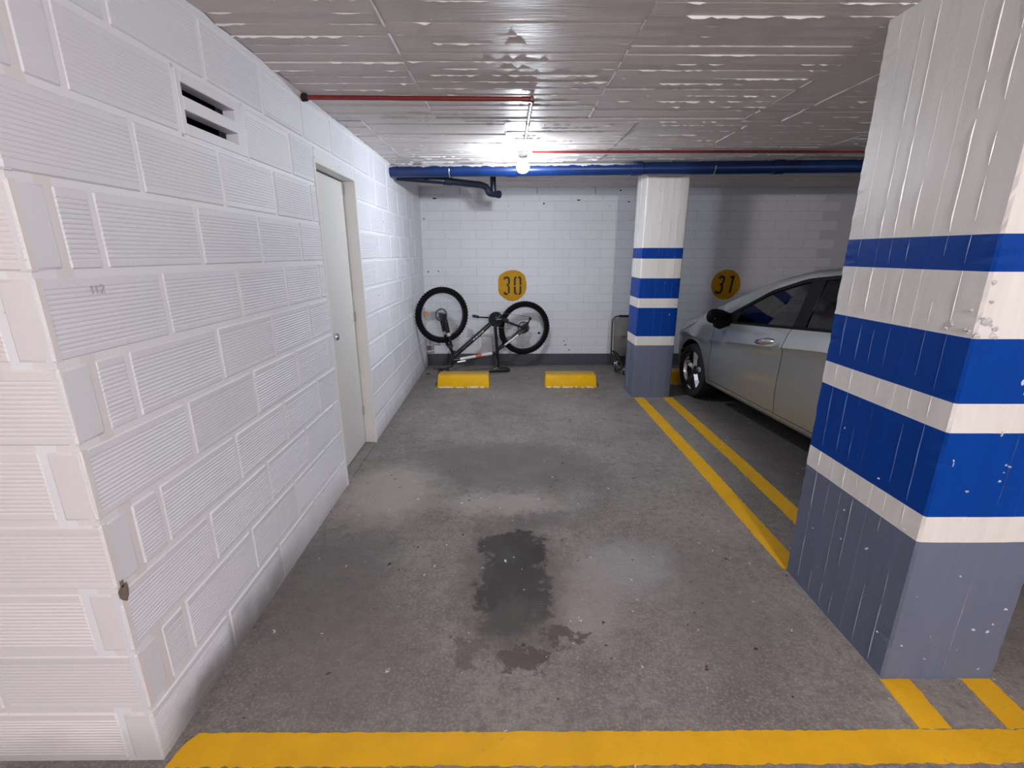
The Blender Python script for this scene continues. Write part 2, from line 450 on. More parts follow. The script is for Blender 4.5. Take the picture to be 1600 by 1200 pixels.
# lintel strip over the door and the mortar bed
o = MB(); o.box(-.02, 0, W(DY0 - .012) + JW, W(DY1 + .012) - JW, DZ, zc(10) - JW); o.build('lintel', M['paint'], WL, bevel=.004)
o = MB()
D = -.0042
for (a, b, z0, z1) in ((1.0690, VY0, 0, HC), (VY1, DY0 - .02, 0, HC), (VY0, VY1, 0, zc(9)), (VY0, VY1, zc(10), HC), (DY0 - .02, DY1 + .02, DZ + .002, HC), (DY1 + .02, YB + .02, 0, HC)):
    o.box(-.11, D, W(a), W(b), z0, z1)
for (a, b, z0, z1) in ((VY0, VY1, zc(9), zc(9) + JW + .001), (VY0, VY1, zc(10) - JW - .001, zc(10)), (VY0, VY0 + JW + .001, zc(9), zc(10)), (VY1 - JW - .001, VY1, zc(9), zc(10))): o.box(-.06, -.003, W(a), W(b), z0, z1)
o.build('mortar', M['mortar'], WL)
# crumbly mortar fillet under the ceiling
o = MB(); rows = []
for i in range(70):
    y = 1.07 + i*.076; d = rb.uniform(.004, .014)
    rows.append([(-.004, W(y), zc(11) - rb.uniform(0, .006)), (d*.35, W(y), zc(11) + .006), (d, W(y), HC - .001)])
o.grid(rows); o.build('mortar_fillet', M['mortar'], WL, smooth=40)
# ventilation block with two slots
o = MB()
a, b = W(VY0) + JW, W(VY1) - JW; s0, s1 = W(1.728), W(2.048)
zl = zc(9) + JW; zh = zc(10) - JW
for z0, z1 in ((zl, 1.917), (1.957, 2.000), (2.039, zh)): o.box(-.05, 0, s0, s1, z0, z1)
o.box(-.05, 0, a, s0, zl, zh); o.box(-.05, 0, s1, b, zl, zh)
vb = o.build('vent_block', M['paint'], WL, bevel=.002); tag(vb, 'white vent block with two black horizontal slots')
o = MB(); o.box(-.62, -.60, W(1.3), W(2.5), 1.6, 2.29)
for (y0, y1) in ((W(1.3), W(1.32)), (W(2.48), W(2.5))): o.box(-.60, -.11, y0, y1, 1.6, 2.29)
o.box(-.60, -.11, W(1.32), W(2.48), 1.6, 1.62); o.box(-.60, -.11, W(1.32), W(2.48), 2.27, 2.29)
o.build('vent_dark_box', M['void'], WL)  # black box added behind the slots; its colour stands for the unlit room

# stencil marks on the ribbed block nearest the corner
def ribbon(s, pts, w, tr):
    """flat stroke through 2d points, tr maps (u,v,layer) to 3d"""
    P = [Vector((p[0], p[1])) for p in pts]; L = []; Rr = []
    for i, p in enumerate(P):
        d = (P[min(i+1, len(P)-1)] - P[max(i-1, 0)]).normalized(); nrm = Vector((-d.y, d.x))
        k = 1.0
        if 0 < i < len(P)-1:
            d1 = (P[i] - P[i-1]).normalized(); k = 1/max(.6, abs(nrm.dot(Vector((-d1.y, d1.x)))))
        L.append(p + nrm*w/2*k); Rr.append(p - nrm*w/2*k)
    rows = [[tr(*q, 0) for q in L], [tr(*q, 1) for q in L], [tr(*q, 1) for q in Rr], [tr(*q, 0) for q in Rr]]
    s.grid(rows)
    for i in (0, -1): s.add([r[i] for r in rows], [(0, 1, 2, 3)])
o = MB()
def trm(u, v, k): return (.0005 + .0012*k, W(1.205) + u, 1.405 + v)
for st in ([(.0,.012),(.004,.016),(.004,-.004)], [(.014,.012),(.018,.016),(.018,-.004)], [(.028,.012),(.031,.016),(.037,.016),(.040,.012),(.040,.009),(.028,-.004),(.041,-.004)]):
    ribbon(o, st, .003, trm)
o.build('stencil_mark', M['stamp'], WL)

# end face of the block wall, looking at the aisle
WF = empty('wall_front', (-1.06, 1.064, 0), -R(90)); tag(WF, 'warm-lit white ribbed block end wall at left edge', kind='structure')
# local y runs to the left of the picture (world -x) -> rotate so that local x = world -y
WF.rotation_euler = (0, 0, -R(90))
for k in range(0, 11):
    z0 = max(zc(k), .002); z1 = zc(k+1)
    if k % 2 == 0: js = [0, .096] + [.096 + .4185*i for i in range(1, 5)]
    else: js = [0] + [.418*i for i in range(1, 6)]
    for i in range(len(js) - 1):
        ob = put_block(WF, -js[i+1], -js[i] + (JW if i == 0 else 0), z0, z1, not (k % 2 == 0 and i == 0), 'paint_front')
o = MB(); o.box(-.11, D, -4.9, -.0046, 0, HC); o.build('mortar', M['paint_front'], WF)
# broken corner: bare clay chips where the paint came off
for (zz, sz) in ((.607, .030), (.632, .014)):
    o = MB(); rr = random.Random(int(zz*1000)); pts = []
    for i in range(9):
        t = 2*math.pi*i/9; q = sz*rr.uniform(.6, 1.1)
        pts.append((-1.0602 + .0022, 1.0655 + q*.55*math.cos(t) + .012, zz + q*math.sin(t)))
    o.prism(pts, (.0015, 0, 0)); 
    c = o.build('chipped_corner', M['clay'], None); c.parent = WL; c.matrix_parent_inverse = (Matrix.Translation((-1.06, 1.1, 0)) @ Matrix.Rotation(.0135, 4, 'Z')).inverted()

# back wall of slim bricks
WB = empty('wall_back', (0, YB, 0)); tag(WB, 'white brick back wall with dark grey painted foot', kind='structure')
_bk = {}
def back_brick(L, H, mat):
    k = (round(L, 2), round(H, 3), mat)
    if k not in _bk:
        s = MB(); g = .0035; s.box(g, L - g, -.006, .03, g, H - g); _bk[k] = s.mesh('brick', M[mat], bevel=.0022)
    return _bk[k]
BH = .1166; zb0 = 2.141 - BH*18
row = 0; rows_b = [(zb0 + BH*i, zb0 + BH*(i+1)) for i in range(18)]
rbk = random.Random(11)
for r, (z0, z1) in enumerate(rows_b + [(2.141, 2.222)]):
    off = .389 if r % 2 == 0 else .595
    js = [off + .4075*i for i in range(-5, 11)]; js = [j for j in js if -1.12 < j < 4.35]
    js = [-1.16] + [j for j in js if j > -1.10]
    for i in range(len(js) - 1):
        m = 'paint_back'
        if z1 < .17: m = 'grey_paint'
        elif r in (1, 2, 3) and i == 0: m = 'broken'
        b = link('brick', back_brick(js[i+1] - js[i], z1 - z0, m), WB, (js[i], rbk.uniform(-.0015, .0012), z0))
        if r in (1, 2, 3) and i == 0: tag(b, 'broken brown brick with paint and face gone')
o = MB(); o.box(-6, 7, -.0035, .25, .157, 2.225); o.build('mortar', M['mortar_back'], WB)
o = MB(); o.box(-1.2, 7, -.0045, .25, .04, .158); o.build('painted_foot_mortar', M['grey_paint'], WB)
for i, (x, z) in enumerate([(-.944,2.173),(-1.09,1.927),(-1.068,1.266),(-.932,1.272),(.898,2.154),(1.534,2.133),(1.421,2.27),(.757,.335),(.781,.281),(.832,.209),(.45,2.113)]):
    o = MB(); r_ = random.Random(i); k_ = (2.6, 1) if i in (0, 4) else (1.2, 1)
    pl = [(x + .012*k_[0]*r_.uniform(.5, 1.1)*math.cos(t), -.0085, z + .011*r_.uniform(.5, 1.1)*math.sin(t)) for t in [2*math.pi*q/7 for q in range(7)]]
    o.prism(pl, (0, .006, 0)); o.build('dark_chip', M['void'], WB)
o = MB(); o.box(-1.2, 7, -.010, .25, 0, .041); o.build('footing', M['grey_paint'], WB, bevel=.004)
o = MB()
for x0, x1 in ((-1.2, -.62), (-.614, .36), (.366, 1.10), (1.106, 2.6), (2.606, 7)): o.box(x0, x1, -.006, .25, 2.224, 2.32)
o.build('concrete_beam', M['paint_back'], WB, bevel=.003)

WR = MB(); WR.box(4.62, 4.80, 1.2, YB + .02, 0, HC); wr = WR.build('wall_right_blocker', plain('grey_light_blocker', (.40,.40,.42), .6)); tag(wr, 'unseen grey wall added beyond the parked car to block light', kind='structure')  # unseen wall added to keep ambient light out of the car's bay
# ------------------------------------------------------------ door in the left wall
DR = empty('door_1', (-1.06, 1.1, 0), .0135); tag(DR, 'cream flush door set back in left block wall', kind='structure')
o = MB(); o.box(-.125, -.078, W(DY0), W(DY1), .018, DZ - .035); o.build('door_leaf', M['door'], DR, bevel=.003)
for y0, y1, l in ((DY0 - .022, DY0 + .004, 0), (DY1 - .004, DY1 + .022, 1)):
    o = MB(); o.box(-.13, .004, W(y0), W(y1), 0, DZ); o.build('door_jamb', M['frame_w'], DR, bevel=.003)
o = MB(); o.box(-.13, .004, W(DY0) + .004, W(DY1) - .004, DZ - .028, DZ + .004); o.build('door_head', M['frame_w'], DR, bevel=.003)
o = MB(); o.box(-.13, -.001, W(DY0 + .005), W(DY1 - .005), 0, .008); o.build('threshold', M['floor'], DR)
o = MB()
o.lathe([(.0, 0), (.028, 0), (.030, .004), (.026, .008), (.012, .012), (.010, .03), (.018, .036), (.026, .046), (.027, .056), (.022, .066), (0, .069)], (-.078, W(2.96), .985), (1, 0, 0), 20)
o.build('door_knob', M['chrome'], DR, smooth=40)
for z in (.25, 1.0, 1.90):
    o = MB(); o.box(-.079, -.076, W(DY1 - .05), W(DY1 - .006), z, z + .075); o.tube([(-.074, W(DY1 - .004), z), (-.074, W(DY1 - .004), z + .075)], .004, 8)
    o.build('hinge', M['lampplate'], DR)

# ------------------------------------------------------------ pillars
BANDS = [(0, .572, 'grey'), (.572, .668, 'white'), (.668, .962, 'blue'), (.962, 1.058, 'white'), (1.058, 1.258, 'blue'), (1.258, 1.45, 'white'), (1.45, 1.553, 'blue'), (1.553, HC, 'white')]
def pillar(name, x0, x1, y0, y1, seed, label, chips):
    P = empty(name, ((x0+x1)/2, (y0+y1)/2, 0)); tag(P, label, 'pillar')
    r = random.Random(seed); cx, cy = (x0+x1)/2, (y0+y1)/2
    # plan outline with board strips on all four faces
    out = []; seams = []
    c = .007
    def side(p, q, nrm):
        p, q, nrm = Vector(p), Vector(q), Vector(nrm); L = (q-p).length; d = (q-p)/L
        t = c; first = True
        while t < L - c - .01:
            w = r.uniform(.062, .088); te = t + w
            if L - c - te < .05: te = L - c
            h = r.uniform(-.0006, .0006)
            out.append(p + d*t + nrm*h); out.append(p + d*(te - .001) + nrm*h)
            if te < L - c: seams.append((p + d*te, nrm, d, r.random()))
            t = te
    side((x0, y0), (x1, y0), (0, -1)); side((x1, y0), (x1, y1), (1, 0)); side((x1, y1), (x0, y1), (0, 1)); side((x0, y1), (x0, y0), (-1, 0))
    n = len(out)
    lean = {s_: (r.uniform(-.012, .012)) for s_ in range(len(seams))}
    corners = [i for i in range(n) if min((abs(out[i].x - a) + abs(out[i].y - b)) for a in (x0, x1) for b in (y0, y1)) < .0125]
    for bi, (z0, z1, cl) in enumerate(BANDS):
        s = MB(); nz = max(2, int((z1 - z0)/.02)); rows = []
        for k in range(nz + 1):
            z = z0 + (z1 - z0)*k/nz; rr = random.Random(seed*1000 + int(round(z*1000)))
            ring = []
            for i, p in enumerate(out):
                if i in corners:
                    j = rr.uniform(0, .003)*(2 if rr.random() < .12 else 1)
                    dd = Vector((cx, cy)) - p; dd = Vector((math.copysign(1, dd.x), math.copysign(1, dd.y)))
                    q = p + dd*j*.7
                else: q = p
                ring.append((q.x - cx, q.y - cy, z))
            ring.append(ring[0]); rows.append(ring)
        s.grid(rows)
        s.add(rows[0][:-1], [tuple(range(n))]); s.add(rows[-1][:-1], [tuple(range(n))[::-1]])
        # cement fins along the board joints
        for si, (p, nrm, d, a) in enumerate(seams):
            if a < .22 or (nrm.y < -.5 and x0 < 1.37 and y0 < 2 and a < .75): continue
            z = z0 + r.uniform(0, .05)
            while z < z1 - .015:
                ze = min(z1, z + r.uniform(.05, .4)); hh = r.uniform(.0012, .0042); w = r.uniform(.0012, .0026); m_ = max(2, int((ze - z)/.04)); rw = []
                for k in range(m_ + 1):
                    zz = z + (ze - z)*k/m_; hj = hh*(r.uniform(.4, 1.1) if 0 < k < m_ else .2); off = d*lean[si]*(zz - 1.1) + d*r.uniform(-.0008, .0008)
                    b = p + off; rw.append([((b - d*w - nrm*.003).x - cx, (b - d*w - nrm*.003).y - cy, zz), ((b + nrm*hj).x - cx, (b + nrm*hj).y - cy, zz), ((b + d*w - nrm*.003).x - cx, (b + d*w - nrm*.003).y - cy, zz)])
                s.grid(rw, 1)
                z = ze + r.choice((r.uniform(0, .03), r.uniform(.05, .25)))
        b = s.build(cl + ('_base' if cl == 'grey' else '_band'), [M['b_' + cl], M['f_' + cl]], P)
        tag(b, {'grey': 'slate grey painted foot', 'white': 'white painted band', 'blue': 'blue painted band'}[cl] if bi < 7 else 'tall white painted top')
    # knocked corner: small plaster flakes standing proud
    for (px, py, nx, ny, pz, sz) in chips:
        s = MB(); m_ = 7; poly = []
        ux, uy = -ny, nx
        for i in range(m_):
            t = 2*math.pi*i/m_; q = sz*r.uniform(.5, 1.2)
            poly.append((px - cx + ux*q*math.cos(t), py - cy + uy*q*math.cos(t), pz + q*math.sin(t)*.8))
        tip = (px - cx + nx*.006, py - cy + ny*.006, pz + sz*.2)
        s.add(poly + [tip], [(i, (i+1) % m_, m_) for i in range(m_)])
        s.build('plaster_chip', M['chip'], P)
    return P
rp = random.Random(3)
NX0, NX1, NY0, NY1 = 1.362, 1.775, 1.336, 1.947
ch = [(NX0 + abs(rp.gauss(0, .03)) + .008, NY0, 0, -1, 1.255 + abs(rp.gauss(0, .05)), rp.uniform(.006, .014)) for _ in range(12)]
ch += [(NX0, NY0 + abs(rp.gauss(0, .04)) + .008, -1, 0, 1.262 + abs(rp.gauss(0, .03)), rp.uniform(.005, .011)) for _ in range(8)]
ch += [(NX0 + .17 + rp.uniform(0, .06), NY0, 0, -1, 1.08 + rp.uniform(0, .06), rp.uniform(.008, .018)) for _ in range(5)]
ch += [(NX0 + rp.uniform(.03, .38), NY0, 0, -1, rp.uniform(.05, .55), rp.uniform(.003, .008)) for _ in range(8)]
ch += [(NX0 + rp.uniform(.03, .38), NY0, 0, -1, rp.uniform(.68, .95), rp.uniform(.003, .008)) for _ in range(5)]
ch += [(NX0, NY0 + rp.uniform(.05, .5), -1, 0, rp.uniform(.1, .95), rp.uniform(.003, .007)) for _ in range(10)]
pillar('pillar', NX0, NX1, NY0, NY1, 4, 'large near concrete pillar with blue and white bands, chipped at its corner', ch)
FX0, FX1, FY0, FY1 = 1.325, 1.737, 4.785, 5.15
pillar('pillar', FX0, FX1, FY0, FY1, 9, 'smaller-looking far pillar banded blue and white, in front of the back wall', [])

# ------------------------------------------------------------ floor paint
def line(poly, label, jag=.004, seed=1):
    r = random.Random(seed); out = []
    n = len(poly)
    for i in range(n):
        p, q = Vector(poly[i]), Vector(poly[(i+1) % n]); L = (q-p).length; m_ = max(1, int(L/.018)); d = (q-p).normalized(); nn = Vector((-d.y, d.x))
        for k in range(m_):
            j = r.uniform(-jag, jag)*.55*(2 if r.random() < .06 else 1) if k else 0
            out.append(p + (q-p)*k/m_ + nn*j)
    s = MB(); s.prism([(p.x, p.y, .0) for p in out], (0, 0, .0022))
    o = s.build('parking_line', M['line']); tag(o, label, 'painted line'); return o
line([(-1.045, 1.045), (3.6, 1.040), (3.6, 1.142), (-1.005, 1.149), (-1.028, 1.12)], 'wide yellow floor line across the front of the bay', .005, 1)
line([(1.344, 1.149), (1.450, 1.149), (1.462, 1.332), (1.352, 1.332)], 'short yellow floor stub at near pillar foot, on the side of the oil stain', .004, 2)
line([(1.632, 1.149), (1.745, 1.149), (1.757, 1.332), (1.650, 1.332)], 'short yellow floor stub at near pillar foot, on the far side from the oil stain', .004, 3)
line([(1.350, 1.951), (1.458, 1.951), (1.468, 3.2), (1.455, 4.779), (1.347, 4.779), (1.358, 3.2)], 'long yellow line between the pillars, bordering the empty oil-stained bay', .005, 4)
line([(1.640, 1.951), (1.752, 1.951), (1.770, 3.2), (1.765, 4.779), (1.660, 4.779), (1.662, 3.2)], 'long yellow line between the pillars, nearer the parked car', .005, 5)

# ------------------------------------------------------------ wheel stops
def wheel_stop(x0, x1, y0, label):
    e = empty('wheel_stop', ((x0+x1)/2, y0, 0)); tag(e, label, 'wheel stop')
    h = (x1 - x0)/2; s = MB()
    # cross section, front leaning back a little; ends drawn in towards the top
    prof = [(0, 0), (0, .02), (.045, .138), (.058, .150), (.20, .150), (.215, .138), (.255, .02), (.255, 0)]
    xs_ = [(-h, .94), (-h + .012, 1), (h - .012, 1), (h, .94)]
    rows = []
    for x, k in xs_: rows.append([(x - math.copysign(1, x)*z*.06, y if k == 1 else .127 + (y - .127)*.97, z*k) for y, z in prof])
    s.grid(rows, 0)
    s.add(rows[0], [tuple(range(8))]); s.add(rows[-1], [tuple(range(8))[::-1]])
    body = s.mesh('stop_body', [M['stop'], M['stop_top']], bevel=.006, seg=2, smooth=50)
    for p in body.polygons:
        if p.normal.z > .8: p.material_index = 1
    link('stop_body', body, e)
    s = MB(); r = random.Random(int(x0*100)); x = -h + .02     # unpainted plaster bed squeezed out along the foot
    while x < h - .03:
        w = r.uniform(.02, .10); xe = min(h - .01, x + w); d = r.uniform(.004, .012)
        s.prism([(x, .012, 0), (x + .004, -d, 0), (xe - .004, -d*r.uniform(.5, 1), 0), (xe, .012, 0)], (0, 0, r.uniform(.008, .018))); x = xe + r.uniform(-.002, .05)
    b = s.build('mortar_bed', M['f_white'], e); tag(b, 'ragged white edge along its foot', kind='stuff')
    return e
wheel_stop(-.832, -.230, 5.172, 'yellow concrete wheel stop in front of the upside-down bicycle')
wheel_stop(.418, 1.018, 5.168, 'yellow concrete wheel stop nearer the far pillar, standing alone')
wheel_stop(1.93, 2.50, 5.29, 'yellow wheel stop mostly hidden behind car front tyre')

# ------------------------------------------------------------ number discs
def sign(cx, cz, outline, strokes, w, label, shear=0):
    s = MB(); n = len(outline)
    s.prism([(cx + u, YB - .0065, cz + v) for u, v in outline], (0, -.0022, 0))
    e = s.build('number_sign', M['disc']); tag(e, label, 'sign')
    for st in strokes:
        q = MB()
        for pl in st: ribbon(q, pl, w, lambda u, v, k: (cx + u + shear*v, YB - .0087 - .0012*k, cz + v))
        q.build('digit', M['digit'], e, fixn=True)
def circ(rx, ry, n, jit, seed, flat=()):
    r = random.Random(seed); return [((rx + r.uniform(-jit, jit))*math.cos(2*math.pi*i/n + .2), (ry + r.uniform(-jit, jit))*math.sin(2*math.pi*i/n + .2)) for i in range(n)]
three = [[(-.055,.080),(-.046,.098),(-.030,.104),(-.012,.104),(.004,.096),(.010,.078),(.010,.030),(.002,.012)], [(-.022,.004),(.006,.004)], [(.006,-.008),(.008,-.03),(.008,-.092),(.004,-.102)], [(-.004,-.112),(-.030,-.112),(-.048,-.104),(-.054,-.085)]]
zero = [[(-.046,.0),(-.046,.085),(-.038,.104),(-.022,.108)], [(.0,.108),(.02,.104),(.030,.088),(.030,.006)], [(.030,-.006),(.030,-.092),(.022,-.108),(.004,-.112)], [(-.014,-.112),(-.034,-.108),(-.044,-.092),(-.046,-.012)]]
sign(.050, 1.088, [(.03,.200),(-.03,.198),(-.09,.185),(-.145,.155),(-.182,.125),(-.192,.06),(-.192,-.07),(-.178,-.115),(-.12,-.165),(-.06,-.200),(.0,-.208),(.06,-.196),(.12,-.155),(.165,-.105),(.185,-.04),(.186,.03),(.172,.10),(.150,.145),(.09,.185)],
     [[[(u - .058, v - .0) for u, v in st] for st in three], [[(u + .075, v) for u, v in st] for st in zero]], .026, 'hand painted ochre disc with black stencilled 30')
three1 = [[(-.055,.075),(-.040,.098),(-.018,.104),(.004,.096),(.012,.076),(.008,.024),(-.004,.006)], [(-.03,.002),(-.002,.002)], [(-.002,.0),(.010,-.02),(.010,-.085),(-.002,-.106),(-.03,-.112),(-.056,-.106),(-.064,-.084)]]
one1 = [[(-.03,.098),(.028,.098)], [(.012,.104),(.012,-.112)]]
sign(2.905, 1.100, circ(.197, .197, 22, .004, 3), [[[(u - .052, v) for u, v in st] for st in three1], [[(u + .065, v) for u, v in st] for st in one1]], .029, 'round ochre disc with black number 31 above the car bonnet', .12)

# ------------------------------------------------------------ pipes, conduits, lamp
def smooth_path(pts, rad=.03, n=5):
    pts = [Vector(p) for p in pts]; out = [pts[0]]
    for i in range(1, len(pts)-1):
        a, b, c_ = pts[i-1], pts[i], pts[i+1]; ra = min(rad, (a-b).length*.45, (c_-b).length*.45)
        p, q = b + (a-b).normalized()*ra, b + (c_-b).normalized()*ra
        for k in range(n+1):
            t = k/n; out.append(p*(1-t)**2 + b*2*t*(1-t) + q*t*t)
    return out + [pts[-1]]
zr = HC - .019
e = empty('red_conduit', (-1.07, 2.755, zr)); tag(e, 'red electrical conduit from block wall across ceiling to the red elbow', 'conduit')
o = MB(); o.tube([(-.02, -.004, 0), (1.165, .018, 0)], .0115, 10); o.build('tube', M['red'], e, smooth=60)
o = MB(); o.lathe([(.020, -.01), (.019, .012), (.013, .02)], (0, -.004, 0), (1, 0, 0), 12); o.build('dark_wall_hole', M['void'], e, smooth=60)  # black ring standing in for the dark hole around the conduit
e = empty('pale_conduit', (.115, 2.775, zr)); tag(e, 'pale conduit, highlight in its colour, with red elbow leading to the ceiling lamp', 'conduit')
p = smooth_path([(-.03, -.002, 0), (.012, 0, 0), (.008, .05, 0), (.005, 1.235, 0)], .03)
o = MB(); o.tube(p, .0115, 10); o.build('tube', M['pale_metal'], e, smooth=60)  # lamp highlight on a red conduit put into this pale metal colour
for y in (.45, .82): o = MB(); o.tube([(.007, y, 0), (.007, y + .04, 0)], .0145, 10); o.build('coupling', M['red'], e, smooth=60)
o = MB(); o.tube(smooth_path([(-.045, -.002, 0), (.012, 0, 0), (.009, .06, 0)], .03), .0135, 10); o.build('elbow', M['red'], e, smooth=60)
e = empty('red_conduit', (.19, 4.10, zr)); tag(e, 'thin red conduit from the lamp along the blue drain pipe towards the parked car', 'conduit')
o = MB(); o.tube([(0, 0, 0), (1.3, -.02, 0), (2.9, -.03, 0), (4.42, -.04, 0)], .0105, 10); o.build('tube', M['red'], e, smooth=60)

e = empty('ceiling_lamp', (.115, 4.09, HC)); tag(e, 'lit bare bulb in a round holder on the ceiling', 'lamp')
o = MB(); o.lathe([(0, -.001), (.085, -.001), (.085, -.010), (.070, -.016), (.05, -.018), (0, -.018)], (0, 0, 0), (0, 0, 1), 28); o.build('ceiling_plate', M['lampplate'], e, smooth=40)
o = MB(); o.lathe([(0, -.018), (.042, -.018), (.040, -.05), (.034, -.058), (0, -.058)], (0, 0, 0), (0, 0, 1), 20); o.build('socket', M['lampplate'], e, smooth=40)
o = MB(); o.lathe([(.020, -.056), (.024, -.070), (.036, -.092), (.047, -.108), (.049, -.112), (.0, -.112)], (0, 0, 0), (0, 0, 1), 24); o.build('bulb_base', M['lampplate'], e, smooth=50)
o = MB(); o.lathe([(.049, -.1125), (.0515, -.125), (.050, -.140), (.043, -.160), (.028, -.173), (0, -.178)], (0, 0, 0), (0, 0, 1), 24); o.build('bulb', M['bulb'], e, smooth=180)

e = empty('drain_pipe', (-1.12, 4.72, 2.239)); tag(e, 'thick blue drain pipe hung along ceiling across both bays', 'pipe')
A, B = Vector((0, 0, 0)), Vector((5.72, -.30, .013))
o = MB(); o.tube([A + (B-A)*t/12 for t in range(13)], .054, 18); o.build('pipe_run', M['pipe_blue'], e, smooth=60)
for t in (.20, .40, .62):
    c0 = A + (B-A)*t; o = MB(); o.lathe([(.054, -.05), (.0605, -.048), (.0605, .048), (.054, .05)], c0, B-A, 18); o.build('pipe_coupling', M['pipe_blue'], e, smooth=40)
for t in (.10, .52): 
    c0 = A + (B-A)*t; o = MB(); o.tube([c0 + Vector((0, .058*math.sin(a_), -.058*math.cos(a_))) for a_ in [R(-100 + 20*i) for i in range(11)]], .004, 6); o.build('hanger_strap', M['pale_metal'], e, smooth=60)
e = empty('waste_pipe', (-.98, 4.83, 2.2)); tag(e, 'dark navy waste pipe with U-shaped trap by the back corner', 'pipe')
pp = [(-.10, .02, .008), (.36, .22, 0), (.69, .46, -.004), (.745, .50, -.02), (.765, .515, -.075), (.80, .54, -.082), (.865, .585, -.082)]
o = MB(); o.tube(smooth_path(pp, .04), .034, 12); o.build('branch_run', M['pipe_black'], e, smooth=60)
o = MB(); o.tube([(.815, .552, -.075), (.812, .550, .096)], .031, 12); o.build('riser', M['pipe_black'], e, smooth=60)
o = MB(); o.tube([(.855, .578, -.082), (.885, .599, -.082)], .040, 14); o.build('cleanout_cap', M['pipe_black'], e, bevel=.004, smooth=40)
o = MB(); o.tube([(.33, .200, 0), (.40, .248, 0)], .040, 12); o.build('pipe_coupling', M['pipe_black'], e, smooth=40)

# ------------------------------------------------------------ bicycle, standing on saddle and handlebar
M['rubber'] = plain('black_tyre_rubber', (.0055,.0055,.007), .8, var=.3, Specular_IOR_Level=.15)
M['bikeblack'] = plain('gloss_black_frame', (.014,.014,.016), .25, var=.3)
M['alloy'] = plain('bare_alloy', (.62,.62,.64), .28, .9)
M['silver_decal'] = plain('silver_decal', (.62,.62,.63), .35, .2)
M['orange'] = plain('orange_decal', (.62,.13,.03), .45)
M['reflector'] = plain('amber_reflector', (.75,.28,.03), .2)
M['dkplastic'] = plain('matt_black_plastic', (.012,.012,.013), .6)
M['rimblack'] = plain('dark_rim', (.03,.03,.032), .3, .4)
M['rotor'] = plain('disc_rotor_steel', (.22,.22,.23), .3, .9)
M['spoke'] = plain('spoke_steel', (.45,.45,.47), .3, .8)

BK = empty('bicycle', (.2, 6.02, 0), R(197)); tag(BK, 'black mountain bicycle standing upside down in the back corner', 'bicycle')
def bwheel(name, s_, z, r, rz, tilt, front):
    t = MB(); ra = .029
    prof = [(r - .058, -.011), (r - .050, -.020), (r - .03, -.029), (r - .012, -.026), (r, -.012), (r + .001, 0), (r, .012), (r - .012, .026), (r - .03, .029), (r - .050, .020), (r - .058, .011)]
    t.lathe(prof, (0,0,0), (0,1,0), 56)
    for k in range(112):       # tread knobs
        a = 2*math.pi*k/112; y = .013 if k % 2 else -.013
        c = Vector((math.cos(a)*(r + .001), y, math.sin(a)*(r + .001))); rad = Vector((math.cos(a), 0, math.sin(a))); tg = Vector((-math.sin(a), 0, math.cos(a)))
        t.obox(c, rad*.0035, tg*.006, Vector((0, .008, 0)))
    w = t.build(name, M['rubber'], BK, (s_, 0, z), smooth=40); w.rotation_euler = (0, tilt, rz)
    q = MB(); q.lathe([(r - .050, -.014), (r - .062, -.012), (r - .072, 0), (r - .062, .012), (r - .050, .014)], (0,0,0), (0,1,0), 48); q.build('rim', M['rimblack'], w, smooth=40)
    q = MB()
    for k in range(32):
        a = 2*math.pi*k/32; b = a + (.55 if (k//2) % 2 else -.55); y = .026 if k % 2 else -.026
        q.tube([(.022*math.cos(b), y, .022*math.sin(b)), ((r-.066)*math.cos(a), y*.1, (r-.066)*math.sin(a))], .0011, 3, cap=False)
    tag(q.build('spokes', M['spoke'], w, fixn=False), 'thin steel wheel spokes', kind='stuff')
    q = MB(); q.lathe([(0,-.055),(.008,-.055),(.009,-.034),(.024,-.030),(.024,-.024),(.014,-.018),(.014,.018),(.024,.024),(.024,.030),(.009,.034),(.008,.055),(0,.055)], (0,0,0), (0,1,0), 18); q.build('hub', M['bikeblack'], w, smooth=35)
    q = MB()
    q.lathe([(.062,-.038),(.080,-.038),(.080,-.040),(.062,-.040)], (0,0,0), (0,1,0), 36, closed=True)
    for k in range(6):
        a = 2*math.pi*k/6; q.tube([(.020*math.cos(a), -.039, .020*math.sin(a)), (.066*math.cos(a+.5), -.039, .066*math.sin(a+.5))], .004, 4)
    q.build('brake_disc', M['rotor'], w, smooth=35)
    q = MB(); a = R(8) if front else R(200); c = Vector((math.cos(a)*(r-.13), .012, math.sin(a)*(r-.13)))
    q.obox(c, (.016, 0, 0), (0, .006, 0), (0, 0, .032 if front else .014)); q.build('wheel_reflector', M['reflector'] if front else M['dkplastic'], w, bevel=.004, smooth=40)
    return w
FWs, FWz = 1.062, .771
ST = R(13)
rw = bwheel('rear_wheel', 0, .564, .343, 0, 0, False)
fw = bwheel('front_wheel', FWs, FWz, .338, ST, 0, True)
def P2(s_, z, y=0): return (s_, y, z)
BBp, SC, HT0, HT1 = (.400, .700), (.372, .285), (.925, .285), (.968, .165)
